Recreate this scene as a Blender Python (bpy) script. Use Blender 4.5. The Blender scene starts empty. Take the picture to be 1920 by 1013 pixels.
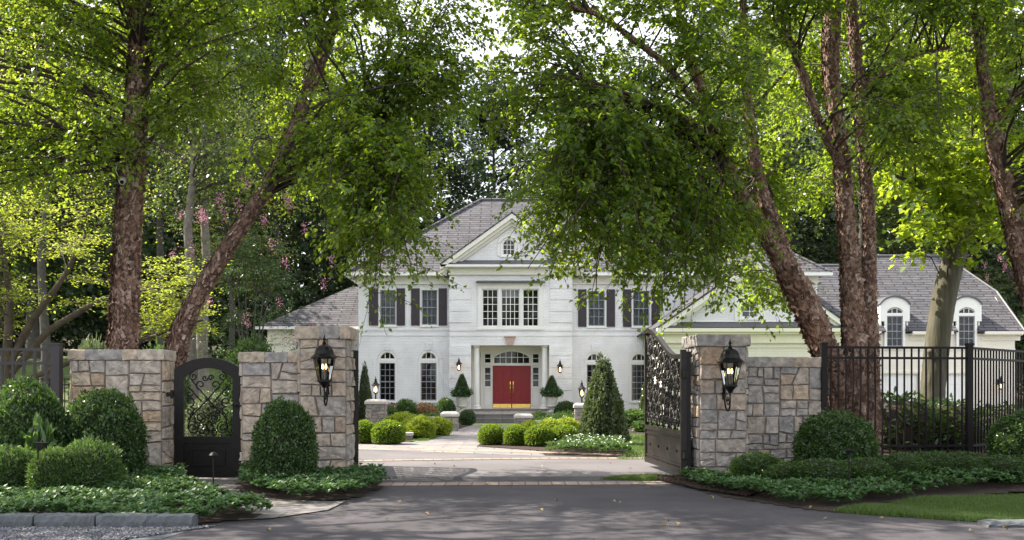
import bpy, math, random
import numpy as np
from mathutils import Vector, Matrix
C = bpy.context
SC = C.scene
COL = SC.collection
PI = math.pi
R = math.radians
random.seed(7)

# ------------------------------------------------------------ camera, world, sun
F, HC, HY = 1867.0, 1.47, 734.0          # focal length in photo pixels, eye height, horizon row
cam = bpy.data.cameras.new("camera"); camo = bpy.data.objects.new("camera", cam); COL.objects.link(camo)
camo.location = (0, 0, HC); camo.rotation_euler = (R(90), 0, 0)
cam.lens = 35.0; cam.sensor_width = 36; cam.shift_y = (HY-506.5)/1920; cam.clip_end = 600; cam.clip_start = .05
SC.camera = camo
SUN = Vector((.92, -.31, -1.05)).normalized()      # the way the light travels
sun = bpy.data.lights.new("sun", 'SUN'); suno = bpy.data.objects.new("sun", sun); COL.objects.link(suno)
sun.energy = 5.0; sun.angle = R(.45); sun.color = (1, .91, .76)
suno.rotation_euler = SUN.to_track_quat('-Z', 'Y').to_euler(); suno.location = (-10, 0, 30)
W = bpy.data.worlds.new("World"); SC.world = W; W.use_nodes = True
nt = W.node_tree; nt.nodes.clear()
wo = nt.nodes.new('ShaderNodeOutputWorld'); bg = nt.nodes.new('ShaderNodeBackground')
sky = nt.nodes.new('ShaderNodeTexSky'); sky.sky_type = 'NISHITA'; sky.sun_disc = False
sky.sun_elevation = math.asin(-SUN.z); sky.sun_rotation = math.atan2(-SUN.x, -SUN.y)
sky.air_density = 1.0; sky.dust_density = 2.5
# thin bright cloud over the sky
tc = nt.nodes.new('ShaderNodeTexCoord'); no = nt.nodes.new('ShaderNodeTexNoise'); no.inputs['Scale'].default_value = 3.2
no.inputs['Detail'].default_value = 8
rp = nt.nodes.new('ShaderNodeValToRGB'); rp.color_ramp.elements[0].position = .25; rp.color_ramp.elements[1].position = .5
mx = nt.nodes.new('ShaderNodeMixRGB'); mx.inputs[2].default_value = (11.2, 11.3, 11.8, 1)
mu = nt.nodes.new('ShaderNodeMath'); mu.operation = 'MULTIPLY'; mu.inputs[1].default_value = .8
nt.links.new(tc.outputs['Generated'], no.inputs['Vector']); nt.links.new(no.outputs['Fac'], rp.inputs['Fac'])
nt.links.new(rp.outputs['Color'], mu.inputs[0]); nt.links.new(mu.outputs[0], mx.inputs['Fac'])
nt.links.new(sky.outputs['Color'], mx.inputs[1]); nt.links.new(mx.outputs[0], bg.inputs['Color'])
bg.inputs['Strength'].default_value = .074
nt.links.new(bg.outputs[0], wo.inputs['Surface'])
SC.view_settings.view_transform = 'Standard'; SC.view_settings.look = 'None'
SC.view_settings.exposure = 1.42; SC.view_settings.gamma = 1; SC.view_settings.use_curve_mapping = False
SC.render.engine = 'CYCLES'
SC.cycles.max_bounces = 7; SC.cycles.diffuse_bounces = 3; SC.cycles.glossy_bounces = 2
SC.cycles.transmission_bounces = 4; SC.cycles.transparent_max_bounces = 8
SC.cycles.sample_clamp_indirect = 4; SC.cycles.use_denoising = True

# ------------------------------------------------------------ helpers
def wx(px, Y): return (px-960)/F*Y
def wz(py, Y): return HC+(HY-py)/F*Y
def P(px, py, Y): return Vector((wx(px, Y), Y, wz(py, Y)))
def G(px, py, z=0.):
    Y = F*(HC-z)/(py-HY); return Vector((wx(px, Y), Y, z))
def sm(t):
    t = np.clip(t, 0, 1); return t*t*(3-2*t)
def th(x, y):
    return float(sm((y-25)/30)*sm((-x-8)/9)*3.4 + sm((y-60)/55)*7)

WL = {}
def tag(o, label=None, cat=None, group=None, kind=None):
    if label: o['label'] = label
    if cat: o['category'] = cat
    if group: o['group'] = group
    if kind: o['kind'] = kind
    return o
def thing(name, label, cat, loc, group=None):
    o = bpy.data.objects.new(name, None); COL.objects.link(o); o.location = loc; o.empty_display_size = .2
    WL[o.name] = Vector(loc); return tag(o, label, cat, group)
def link(name, me, parent=None, origin=None):
    """link a mesh whose vertices already are relative to parent (or origin)"""
    o = bpy.data.objects.new(name, me); COL.objects.link(o)
    if parent: o.parent = parent; WL[o.name] = WL[parent.name]
    else: o.location = origin or (0, 0, 0); WL[o.name] = Vector(origin or (0, 0, 0))
    return o
def copy_tree(o, parent=None):
    c = o.copy(); COL.objects.link(c)
    if parent: c.parent = parent
    for ch in o.children: copy_tree(ch, c)
    return c

# ------------------------------------------------------------ materials
def newmat(name):
    m = bpy.data.materials.new(name); m.use_nodes = True
    n = m.node_tree; b = n.nodes['Principled BSDF']; return m, n, b
def ramp(n, stops):
    r = n.nodes.new('ShaderNodeValToRGB'); e = r.color_ramp.elements
    while len(e) < len(stops): e.new(.5)
    for i, (p, c) in enumerate(stops): e[i].position = p; e[i].color = (*c, 1)
    return r
def noise(n, scale, detail=4, coord='Object', rough=.55, vec=None):
    t = n.nodes.new('ShaderNodeTexNoise'); t.inputs['Scale'].default_value = scale
    t.inputs['Detail'].default_value = detail; t.inputs['Roughness'].default_value = rough
    if vec is None:
        c = n.nodes.new('ShaderNodeTexCoord'); vec = c.outputs[coord]
    n.links.new(vec, t.inputs['Vector']); return t
def bumpn(n, b, h, strength, dist=.01, prev=None):
    u = n.nodes.new('ShaderNodeBump'); u.inputs['Strength'].default_value = strength; u.inputs['Distance'].default_value = dist
    n.links.new(h, u.inputs['Height'])
    if prev: n.links.new(prev.outputs[0], u.inputs['Normal'])
    n.links.new(u.outputs[0], b.inputs['Normal']); return u
def pm(name, c1, c2=None, scale=8, rough=.6, bump=.0, bdist=.01, metal=0, lo=.35, hi=.65, bscale=None, spec=.5):
    m, n, b = newmat(name)
    c2 = c2 or tuple(x*.85 for x in c1)
    t = noise(n, scale); r = ramp(n, [(lo, c1), (hi, c2)])
    n.links.new(t.outputs['Fac'], r.inputs['Fac']); n.links.new(r.outputs[0], b.inputs['Base Color'])
    b.inputs['Roughness'].default_value = rough; b.inputs['Metallic'].default_value = metal
    b.inputs['Specular IOR Level'].default_value = spec
    if bump:
        t2 = noise(n, bscale or scale*3, 6); bumpn(n, b, t2.outputs['Fac'], bump, bdist)
    return m
def island(name, stops, rough=.7, nscale=12, namt=.35, bump=.4, bdist=.01, bscale=25, spec=.4):
    """colour picked per stone / flake, mottled by noise"""
    m, n, b = newmat(name)
    g = n.nodes.new('ShaderNodeNewGeometry'); r = ramp(n, stops); n.links.new(g.outputs['Random Per Island'], r.inputs['Fac'])
    t = noise(n, nscale, 6); r2 = ramp(n, [(.3, (1-namt,)*3), (.7, (1+namt*.5,)*3)]); n.links.new(t.outputs['Fac'], r2.inputs['Fac'])
    x = n.nodes.new('ShaderNodeMixRGB'); x.blend_type = 'MULTIPLY'; x.inputs['Fac'].default_value = 1
    n.links.new(r.outputs[0], x.inputs[1]); n.links.new(r2.outputs[0], x.inputs[2]); n.links.new(x.outputs[0], b.inputs['Base Color'])
    b.inputs['Roughness'].default_value = rough; b.inputs['Specular IOR Level'].default_value = spec
    t2 = noise(n, bscale, 8, rough=.65); bumpn(n, b, t2.outputs['Fac'], bump, bdist)
    return m
def leafmat(name, dark, light, trans, tw=.45, rough=.42, spec=.5):
    m, n, b = newmat(name)
    g = n.nodes.new('ShaderNodeNewGeometry')
    r = ramp(n, [(0, dark), (1, light)]); n.links.new(g.outputs['Random Per Island'], r.inputs['Fac'])
    n.links.new(r.outputs[0], b.inputs['Base Color']); b.inputs['Roughness'].default_value = rough
    b.inputs['Specular IOR Level'].default_value = spec
    tr = n.nodes.new('ShaderNodeBsdfTranslucent')
    r2 = ramp(n, [(0, tuple(c*.7 for c in trans)), (1, trans)]); n.links.new(g.outputs['Random Per Island'], r2.inputs['Fac'])
    n.links.new(r2.outputs[0], tr.inputs['Color'])
    x = n.nodes.new('ShaderNodeMixShader'); x.inputs['Fac'].default_value = tw
    n.links.new(b.outputs[0], x.inputs[1]); n.links.new(tr.outputs[0], x.inputs[2])
    n.links.new(x.outputs[0], n.nodes['Material Output'].inputs['Surface'])
    return m
def brickmat(name, c, mortar, bw, bh, ms, rough=.7, bump=.5, bdist=.01, c2=None, off=.5, nz=.15, nscale=3):
    m, n, b = newmat(name)
    tcx = n.nodes.new('ShaderNodeTexCoord')
    t = n.nodes.new('ShaderNodeTexBrick'); n.links.new(tcx.outputs['UV'], t.inputs['Vector'])
    t.offset = off
    for k, v in (('Scale', 1), ('Mortar Size', ms), ('Mortar Smooth', .3), ('Brick Width', bw), ('Row Height', bh), ('Bias', 0)): t.inputs[k].default_value = v
    t.inputs['Color1'].default_value = (*c, 1); t.inputs['Color2'].default_value = (*(c2 or c), 1); t.inputs['Mortar'].default_value = (*mortar, 1)
    q = noise(n, nscale, 6); r2 = ramp(n, [(.3, (1-nz,)*3), (.7, (1+nz*.3,)*3)]); n.links.new(q.outputs['Fac'], r2.inputs['Fac'])
    x = n.nodes.new('ShaderNodeMixRGB'); x.blend_type = 'MULTIPLY'; x.inputs['Fac'].default_value = 1
    n.links.new(t.outputs['Color'], x.inputs[1]); n.links.new(r2.outputs[0], x.inputs[2]); n.links.new(x.outputs[0], b.inputs['Base Color'])
    b.inputs['Roughness'].default_value = rough
    inv = n.nodes.new('ShaderNodeMath'); inv.operation = 'SUBTRACT'; inv.inputs[0].default_value = 1
    n.links.new(t.outputs['Fac'], inv.inputs[1])
    q2 = noise(n, 14, 4); ad = n.nodes.new('ShaderNodeMath'); ad.operation = 'MULTIPLY_ADD'; ad.inputs[1].default_value = .9
    n.links.new(q2.outputs['Fac'], ad.inputs[0]); n.links.new(inv.outputs[0], ad.inputs[2])
    bumpn(n, b, ad.outputs[0], bump, bdist)
    return m
def glassmat():
    m, n, b = newmat("window_glass"); n.nodes.remove(b)
    gl = n.nodes.new('ShaderNodeBsdfGlossy'); gl.inputs['Roughness'].default_value = .03
    tr = n.nodes.new('ShaderNodeBsdfTransparent'); tr.inputs['Color'].default_value = (.8, .83, .82, 1)
    fr = n.nodes.new('ShaderNodeFresnel'); fr.inputs['IOR'].default_value = 1.55
    t = noise(n, 2.0, 2); bu = n.nodes.new('ShaderNodeBump'); bu.inputs['Strength'].default_value = .15; bu.inputs['Distance'].default_value = .02
    n.links.new(t.outputs['Fac'], bu.inputs['Height']); n.links.new(bu.outputs[0], gl.inputs['Normal'])
    x = n.nodes.new('ShaderNodeMixShader'); n.links.new(fr.outputs[0], x.inputs['Fac'])
    n.links.new(tr.outputs[0], x.inputs[1]); n.links.new(gl.outputs[0], x.inputs[2])
    n.links.new(x.outputs[0], n.nodes['Material Output'].inputs['Surface']); return m
def emis(name, c, s):
    m, n, b = newmat(name); b.inputs['Base Color'].default_value = (*c, 1)
    t = noise(n, 30); r = ramp(n, [(.3, c), (.7, tuple(min(1, x*1.2) for x in c))]); n.links.new(t.outputs['Fac'], r.inputs['Fac'])
    n.links.new(r.outputs[0], b.inputs['Emission Color']); b.inputs['Emission Strength'].default_value = s; return m

M = {}
M['brick'] = brickmat('painted_brick', (.87, .865, .885), (.72, .715, .745), .215, .075, .007, .55, .55, .012, nz=.14, nscale=1.1)
M['creambrick'] = brickmat('cream_painted_brick', (.80, .77, .66), (.68, .65, .55), .215, .075, .007, .6, .5, .012, nz=.08)
M['garagewall'] = brickmat('pale_painted_brick', (.86, .80, .71), (.72, .67, .6), .215, .075, .007, .6, .5, .012, nz=.06)
M['trim'] = pm('cream_trim', (.80, .78, .72), (.76, .74, .67), 3, .45, .08, .004)
M['creamtrim'] = pm('yellow_cream_trim', (.82, .78, .64), (.78, .74, .6), 3, .45, .05, .004)
M['whitetrim'] = pm('white_trim', (.84, .83, .81), (.8, .79, .77), 3, .4, .05, .003)
M['shingle'] = brickmat('roof_shingle', (.125, .122, .138), (.028, .027, .034), 1.1, .24, .034, .9, 1, .04, c2=(.082, .081, .096), nz=.35, nscale=3.5)
M['slate'] = pm('slate_metal', (.085, .085, .10), (.11, .11, .125), 5, .5, .2)
M['gutter'] = pm('dark_gutter', (.06, .045, .045), (.04, .03, .03), 6, .5)
M['shutter'] = pm('shutter_paint', (.030, .022, .032), (.04, .03, .04), 5, .5, .1)
M['greysash'] = pm('grey_sash', (.30, .31, .36), (.26, .27, .32), 5, .45)
M['red'] = pm('red_door_paint', (.27, .012, .018), (.23, .010, .015), 4, .35, .05)
M['brass'] = pm('polished_brass', (.95, .68, .22), (.85, .58, .16), 9, .22, .05, metal=1)
M['pinkstone'] = pm('pink_limestone', (.50, .38, .33), (.42, .31, .27), 9, .8, .3)
M['glass'] = glassmat()
M['room_backing'] = pm('dark_room_backing', (.02, .02, .024), (.01, .01, .012), 2, .9)  # near-black boards behind the panes, room shade put into their colour
M['curtain'] = pm('sheer_curtain', (.40, .42, .48), (.30, .32, .38), 4, .9)
M['iron'] = pm('black_iron', (.006, .0055, .006), (.012, .010, .010), 14, .42, .25, .004, spec=.25)
M['bronze'] = pm('dark_bronze_paint', (.020, .015, .014), (.012, .009, .009), 9, .45, .15, .003, spec=.3)
M['fencepaint'] = pm('fence_black', (.007, .005, .006), (.011, .008, .009), 6, .5, .1, .002, spec=.2)
M['greyfence'] = pm('grey_brown_fence', (.04, .032, .036), (.03, .024, .027), 6, .5, .1, .002)
M['lanternglass'] = M['glass']
M['flame'] = emis('flame', (1, .50, .14), 5)
M['bulb'] = emis('warm_bulb', (1, .56, .25), 3.5)
M['candle'] = pm('candle_sleeve', (.5, .48, .42), (.4, .38, .33), 20, .5)
M['greycandle'] = pm('grey_candle_sleeve', (.16, .17, .2), (.1, .1, .12), 20, .4)
M['stoneL'] = island('warm_fieldstone', [(0, (.42, .375, .34)), (.18, (.50, .42, .35)), (.36, (.35, .33, .325)), (.52, (.52, .425, .33)), (.66, (.41, .345, .295)), (.8, (.54, .49, .45)), (.93, (.50, .345, .22)), (1, (.28, .26, .255))], .85, 9, .45, .9, .02, 16)
M['stoneR'] = island('grey_fieldstone', [(0, (.36, .325, .30)), (.25, (.27, .255, .25)), (.45, (.42, .355, .30)), (.6, (.30, .28, .275)), (.78, (.39, .355, .33)), (.93, (.44, .32, .22)), (1, (.24, .22, .21))], .85, 9, .45, .9, .02, 16)
M['mortar'] = pm('mortar', (.25, .215, .185), (.17, .145, .125), 20, .95, .5)
M['bluestone'] = brickmat('bluestone_paving', (.19, .178, .185), (.09, .08, .07), .9, .6, .014, .8, .3, .006, c2=(.26, .23, .215), nz=.25, nscale=2.5)
M['paver'] = brickmat('brick_paver', (.28, .205, .17), (.12, .09, .075), .21, .55, .012, .85, .5, .006, c2=(.36, .28, .23), off=0, nz=.25)
M['capstone'] = pm('limestone_cap', (.56, .52, .48), (.47, .43, .39), 7, .75, .3)
M['granite'] = pm('granite_kerb', (.125, .135, .148), (.085, .094, .105), 7, .85, .9, .02, bscale=18)
M['mulch'] = pm('mulch', (.05, .028, .02), (.022, .013, .01), 22, .95, 1, .04, bscale=30)
M['soil'] = pm('forest_floor', (.035, .04, .018), (.055, .042, .025), 1.2, .95, .6, .05)
M['urn'] = pm('urn_plaster', (.66, .64, .60), (.55, .53, .5), 9, .7, .25)
M['camwhite'] = pm('white_plastic', (.75, .75, .76), (.7, .7, .71), 9, .3)
M['gravelm'] = island('gravel_stone', [(0, (.05, .055, .07)), (.5, (.11, .115, .14)), (.85, (.18, .18, .2)), (1, (.26, .245, .235))], .8, 20, .2, .2, .003, 60)
M['lily'] = leafmat('petal_white', (.75, .75, .75), (.85, .85, .85), (.6, .6, .6), .2)
M['pink'] = leafmat('pink_blossom', (.40, .15, .25), (.55, .28, .38), (.7, .3, .45), .35, .6)
# leaves
M['birch'] = leafmat('birch_leaf', (.028, .062, .013), (.065, .125, .018), (.48, .66, .035), .47, .36)
M['birch2'] = leafmat('birch_leaf_inner', (.024, .056, .014), (.058, .115, .02), (.46, .64, .035), .48, .36)
M['maple'] = leafmat('maple_leaf', (.035, .085, .015), (.09, .16, .02), (.55, .70, .04), .52, .4)
M['dogwood'] = leafmat('dogwood_leaf', (.07, .12, .02), (.15, .20, .03), (.56, .66, .06), .52, .5)
M['myrtle'] = leafmat('crape_myrtle_leaf', (.028, .065, .025), (.06, .11, .035), (.16, .28, .06), .35, .4)
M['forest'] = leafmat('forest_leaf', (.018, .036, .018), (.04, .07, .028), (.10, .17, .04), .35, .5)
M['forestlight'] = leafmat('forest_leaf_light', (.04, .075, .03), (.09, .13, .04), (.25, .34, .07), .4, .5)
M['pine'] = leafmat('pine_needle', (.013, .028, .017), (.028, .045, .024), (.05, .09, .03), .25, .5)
M['box'] = leafmat('boxwood_leaf', (.022, .055, .016), (.055, .11, .026), (.16, .30, .04), .3, .32, .6)
M['boxlight'] = leafmat('bright_boxwood_leaf', (.05, .11, .014), (.15, .24, .02), (.36, .52, .03), .4, .4)
M['juniper'] = leafmat('low_shrub_leaf', (.035, .08, .025), (.08, .15, .04), (.2, .34, .06), .35, .4)
M['gold'] = leafmat('golden_shrub_leaf', (.17, .26, .03), (.34, .42, .05), (.55, .66, .06), .45, .5)
M['holly'] = leafmat('holly_leaf', (.035, .06, .03), (.12, .15, .07), (.2, .28, .08), .3, .25, .8)
M['pachy'] = leafmat('pachysandra_leaf', (.04, .09, .04), (.10, .19, .08), (.16, .3, .06), .3, .45, .4)
M['rhodo'] = leafmat('rhododendron_leaf', (.018, .045, .015), (.05, .09, .025), (.15, .26, .04), .3, .25, .7)
M['varieg'] = leafmat('variegated_leaf', (.08, .13, .06), (.30, .34, .21), (.2, .26, .1), .3, .4)
M['grassb'] = leafmat('grass_blade', (.035, .075, .016), (.085, .14, .03), (.2, .32, .05), .4, .5)
M['sere'] = leafmat('fallen_leaf', (.16, .10, .04), (.34, .27, .13), (.3, .2, .05), .1, .7)
M['russet'] = leafmat('russet_perennial_leaf', (.10, .06, .03), (.2, .12, .06), (.2, .12, .05), .3, .6)
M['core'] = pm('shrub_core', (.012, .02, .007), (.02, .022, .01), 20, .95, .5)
M['twig'] = pm('twig_bark', (.055, .038, .03), (.035, .025, .02), 20, .85)
M['brownbark'] = pm('brown_bark', (.10, .075, .058), (.055, .04, .032), 6, .85, .6, .02)
M['palebark'] = pm('pale_bark', (.20, .175, .155), (.12, .10, .085), 6, .85, .6, .02)
M['greybark'] = pm('grey_bark', (.085, .078, .07), (.05, .045, .042), 5, .9, .8, .03)

def barkmat():
    m, n, b = newmat('birch_bark')
    tcx = n.nodes.new('ShaderNodeTexCoord'); mp = n.nodes.new('ShaderNodeMapping'); mp.inputs['Scale'].default_value = (1, 1, .55)
    n.links.new(tcx.outputs['Object'], mp.inputs[0])
    t = noise(n, 9, 8, rough=.65, vec=mp.outputs[0]); v = n.nodes.new('ShaderNodeTexVoronoi'); v.inputs['Scale'].default_value = 13; n.links.new(mp.outputs[0], v.inputs['Vector'])
    r = ramp(n, [(.32, (.03, .019, .015)), (.46, (.10, .062, .05)), (.56, (.18, .12, .098)), (.68, (.28, .21, .18))]); n.links.new(t.outputs['Fac'], r.inputs['Fac'])
    r2 = ramp(n, [(.0, (.55, .5, .5)), (.5, (1.1, 1.05, 1.0))]); n.links.new(v.outputs['Distance'], r2.inputs['Fac'])
    x = n.nodes.new('ShaderNodeMixRGB'); x.blend_type = 'MULTIPLY'; x.inputs['Fac'].default_value = .7
    n.links.new(r.outputs[0], x.inputs[1]); n.links.new(r2.outputs[0], x.inputs[2]); n.links.new(x.outputs[0], b.inputs['Base Color'])
    b.inputs['Roughness'].default_value = .85
    bumpn(n, b, t.outputs['Fac'], 1, .05); return m
M['bark'] = barkmat()
M['flake'] = island('peeling_bark', [(0, (.065, .036, .027)), (.3, (.185, .105, .076)), (.6, (.28, .172, .128)), (.85, (.37, .25, .20)), (1, (.50, .40, .34))], .85, 14, .5, .6, .01, 40)
def maplebark():
    m, n, b = newmat('maple_bark')
    tcx = n.nodes.new('ShaderNodeTexCoord'); mp = n.nodes.new('ShaderNodeMapping'); mp.inputs['Scale'].default_value = (1, 1, .15)
    n.links.new(tcx.outputs['Object'], mp.inputs[0]); t = noise(n, 9, 8, vec=mp.outputs[0])
    r = ramp(n, [(.3, (.045, .042, .024)), (.5, (.075, .068, .042)), (.7, (.125, .11, .082))]); n.links.new(t.outputs['Fac'], r.inputs['Fac'])
    n.links.new(r.outputs[0], b.inputs['Base Color']); b.inputs['Roughness'].default_value = .8; bumpn(n, b, t.outputs['Fac'], .8, .04); return m
M['maplebark'] = maplebark()
def asphaltmat():  # darker copy of the drive asphalt, tree shade put into its colour
    m, n, b = newmat('asphalt')
    t = noise(n, .7, 6); r = ramp(n, [(.35, (.056, .052, .060)), (.65, (.086, .080, .090))]); n.links.new(t.outputs['Fac'], r.inputs['Fac'])
    t2 = noise(n, 90, 8, rough=.8); r2 = ramp(n, [(.38, (.45, .45, .45)), (.62, (1.5, 1.5, 1.5))]); n.links.new(t2.outputs['Fac'], r2.inputs['Fac'])
    x = n.nodes.new('ShaderNodeMixRGB'); x.blend_type = 'MULTIPLY'; x.inputs['Fac'].default_value = .8
    n.links.new(r.outputs[0], x.inputs[1]); n.links.new(r2.outputs[0], x.inputs[2]); n.links.new(x.outputs[0], b.inputs['Base Color'])
    b.inputs['Roughness'].default_value = .85; b.inputs['Specular IOR Level'].default_value = .2; bumpn(n, b, t2.outputs['Fac'], .6, .006); return m
M['asphalt'] = asphaltmat()
def sunlitasphalt():  # same asphalt as the entry drive, sunlight put into a paler colour
    m, n, b = newmat('sunlit_asphalt')
    t = noise(n, .6, 7); r = ramp(n, [(.35, (.108, .099, .108)), (.65, (.145, .134, .143))]); n.links.new(t.outputs['Fac'], r.inputs['Fac'])
    t2 = noise(n, 200, 2); r2 = ramp(n, [(.35, (.75,)*3), (.6, (1.1,)*3)]); n.links.new(t2.outputs['Fac'], r2.inputs['Fac'])
    x = n.nodes.new('ShaderNodeMixRGB'); x.blend_type = 'MULTIPLY'; x.inputs['Fac'].default_value = .8
    n.links.new(r.outputs[0], x.inputs[1]); n.links.new(r2.outputs[0], x.inputs[2]); n.links.new(x.outputs[0], b.inputs['Base Color'])
    b.inputs['Roughness'].default_value = .85; return m
M['drive'] = sunlitasphalt()
def lawnmat():
    m, n, b = newmat('lawn')
    t = noise(n, .5, 6); r = ramp(n, [(.35, (.060, .11, .02)), (.65, (.12, .17, .03))]); n.links.new(t.outputs['Fac'], r.inputs['Fac'])
    t2 = noise(n, 40, 4); r2 = ramp(n, [(.35, (.5,)*3), (.65, (1.2,)*3)]); n.links.new(t2.outputs['Fac'], r2.inputs['Fac'])
    x = n.nodes.new('ShaderNodeMixRGB'); x.blend_type = 'MULTIPLY'; x.inputs['Fac'].default_value = 1
    n.links.new(r.outputs[0], x.inputs[1]); n.links.new(r2.outputs[0], x.inputs[2]); n.links.new(x.outputs[0], b.inputs['Base Color'])
    b.inputs['Roughness'].default_value = .8; bumpn(n, b, t2.outputs['Fac'], 1, .05); return m
M['lawn'] = lawnmat()

# ------------------------------------------------------------ mesh builder
class MB:
    def __init__(s): s.v = []; s.f = []; s.mi = []; s.cur = 0
    def add(s, vs, fs):
        k = len(s.v); s.v += [tuple(v) for v in vs]
        for f in fs: s.f.append(tuple(i+k for i in f)); s.mi.append(s.cur)
        return s
    def box(s, x0, x1, y0, y1, z0, z1, M4=None):
        vs = [Vector((x, y, z)) for z in (z0, z1) for y in (y0, y1) for x in (x0, x1)]
        if M4 is not None: vs = [M4 @ v for v in vs]
        return s.add(vs, [(0, 2, 3, 1), (4, 5, 7, 6), (0, 1, 5, 4), (2, 6, 7, 3), (0, 4, 6, 2), (1, 3, 7, 5)])
    def poly(s, pts): return s.add(pts, [tuple(range(len(pts)))])
    def slab(s, pts, t):
        pts = [Vector(p) for p in pts]; n = (pts[1]-pts[0]).cross(pts[2]-pts[0]).normalized()
        if n.z < 0: pts.reverse(); n = -n
        k = len(pts); lo = [p-n*t for p in pts]
        return s.add(pts+lo, [tuple(range(k)), tuple(range(2*k-1, k-1, -1))]+[(i, k+i, k+(i+1) % k, (i+1) % k) for i in range(k)])
    def prism(s, pts2, y0, y1, M4=None):
        """pts2 = (x,z) outline, counter-clockwise seen from -Y"""
        k = len(pts2); a = [Vector((x, y0, z)) for x, z in pts2]; b = [Vector((x, y1, z)) for x, z in pts2]
        vs = a+b
        if M4 is not None: vs = [M4 @ v for v in vs]
        return s.add(vs, [tuple(range(k)), tuple(range(2*k-1, k-1, -1))]+[(i, k+i, k+(i+1) % k, (i+1) % k) for i in range(k)])
    def hprism(s, pts, z0, z1):
        k = len(pts); a = [(p[0], p[1], z0) for p in pts]; b = [(p[0], p[1], z1) for p in pts]
        return s.add(a+b, [tuple(range(k-1, -1, -1)), tuple(range(k, 2*k))]+[(i, (i+1) % k, k+(i+1) % k, k+i) for i in range(k)])
    def tube(s, pts, r, n=6, cap=True, M4=None):
        pts = [Vector(p) for p in pts]
        if M4 is not None: pts = [M4 @ p for p in pts]
        K = len(pts); rs = r if hasattr(r, '__len__') else [r]*K
        t = (pts[1]-pts[0]).normalized(); u = t.orthogonal().normalized(); vs = []
        for i, p in enumerate(pts):
            t = (pts[min(i+1, K-1)]-pts[max(i-1, 0)]).normalized()
            u = (u-t*u.dot(t)).normalized(); w = t.cross(u)
            for j in range(n):
                a = 2*PI*j/n; vs.append(p+(u*math.cos(a)+w*math.sin(a))*rs[i])
        fs = [(i*n+j, i*n+(j+1) % n, (i+1)*n+(j+1) % n, (i+1)*n+j) for i in range(K-1) for j in range(n)]
        if cap: fs += [tuple(range(n-1, -1, -1)), tuple(range((K-1)*n, K*n))]
        return s.add(vs, fs)
    def lathe(s, prof, c, n=16, rot=0):
        vs = []; K = len(prof)
        for r, z in prof:
            for j in range(n):
                a = 2*PI*j/n+rot; vs.append((c[0]+r*math.cos(a), c[1]+r*math.sin(a), c[2]+z))
        fs = [(i*n+j, i*n+(j+1) % n, (i+1)*n+(j+1) % n, (i+1)*n+j) for i in range(K-1) for j in range(n)]
        fs += [tuple(range(n-1, -1, -1)), tuple(range((K-1)*n, K*n))]
        return s.add(vs, fs)
    def build(s, name, mat, parent=None, origin=None, smooth=False, bevel=0, uv=True, M4=None):
        off = WL[parent.name] if parent else Vector(origin or (0, 0, 0))
        vs = [Vector(v) for v in s.v]
        if M4 is not None: vs = [M4 @ v for v in vs]
        vs = [v-off for v in vs]
        me = bpy.data.meshes.new(name); me.from_pydata(vs, [], s.f); me.validate()
        for mm in (mat if isinstance(mat, (list, tuple)) else [mat]): me.materials.append(mm)
        if isinstance(mat, (list, tuple)) and len(me.polygons) == len(s.mi): me.polygons.foreach_set('material_index', s.mi)
        me.update()
        if uv:
            l = me.uv_layers.new(name='UVMap').data
            for p in me.polygons:
                n = p.normal
                if abs(n.z) > .97: u, v = Vector((1, 0, 0)), Vector((0, 1, 0))
                else: u = Vector((0, 0, 1)).cross(n).normalized(); v = n.cross(u)
                for li in p.loop_indices:
                    co = me.vertices[me.loops[li].vertex_index].co+off; l[li].uv = (co.dot(u), co.dot(v))
        if smooth: me.polygons.foreach_set('use_smooth', [True]*len(me.polygons))
        o = link(name, me, parent, origin)
        if bevel:
            b = o.modifiers.new('bevel', 'BEVEL'); b.width = bevel; b.segments = 2; b.limit_method = 'ANGLE'
        return o
def arc_pts(x0, x1, zs, rise, n=12):
    """points along a segmental arch, left to right"""
    xc = (x0+x1)/2; h = (x1-x0)/2
    if rise >= h*.999: return [(xc-h*math.cos(PI*i/n), zs+rise*math.sin(PI*i/n)) for i in range(n+1)]
    rad = (h*h+rise*rise)/(2*rise); a0 = math.asin(h/rad)
    return [(xc+rad*math.sin(-a0+2*a0*i/n), zs+rise-rad+rad*math.cos(-a0+2*a0*i/n)) for i in range(n+1)]

# ------------------------------------------------------------ numpy meshes
def npmesh(name, V, polys, mats, midx=None, smooth=False):
    """V (N,3); polys = list of (index array (M,k))"""
    me = bpy.data.meshes.new(name); me.vertices.add(len(V)); me.vertices.foreach_set('co', np.asarray(V, np.float32).ravel())
    tot = sum(p.size for p in polys); nf = sum(len(p) for p in polys)
    me.loops.add(tot); me.polygons.add(nf)
    me.loops.foreach_set('vertex_index', np.concatenate([p.ravel() for p in polys]).astype(np.int32))
    ln = np.concatenate([np.full(len(p), p.shape[1]) for p in polys]); st = np.concatenate([[0], np.cumsum(ln)[:-1]])
    me.polygons.foreach_set('loop_start', st.astype(np.int32)); me.polygons.foreach_set('loop_total', ln.astype(np.int32))
    for m in mats: me.materials.append(m)
    if midx is not None: me.polygons.foreach_set('material_index', np.concatenate([np.full(len(p), k) for p, k in zip(polys, midx)]).astype(np.int32))
    if smooth: me.polygons.foreach_set('use_smooth', np.ones(nf, bool))
    me.update(calc_edges=True); return me
def unit(a): return a/np.maximum(np.linalg.norm(a, axis=-1, keepdims=True), 1e-9)
OVAL = np.array([(0, 0), (.3, .42), (.62, .36), (1, 0), (.62, -.36), (.3, -.42)])
DIA = np.array([(0, 0), (.42, .5), (1, 0), (.42, -.5)])
NEED = np.array([(0, 0), (.5, .5), (1, 0), (.5, -.5)])
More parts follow.
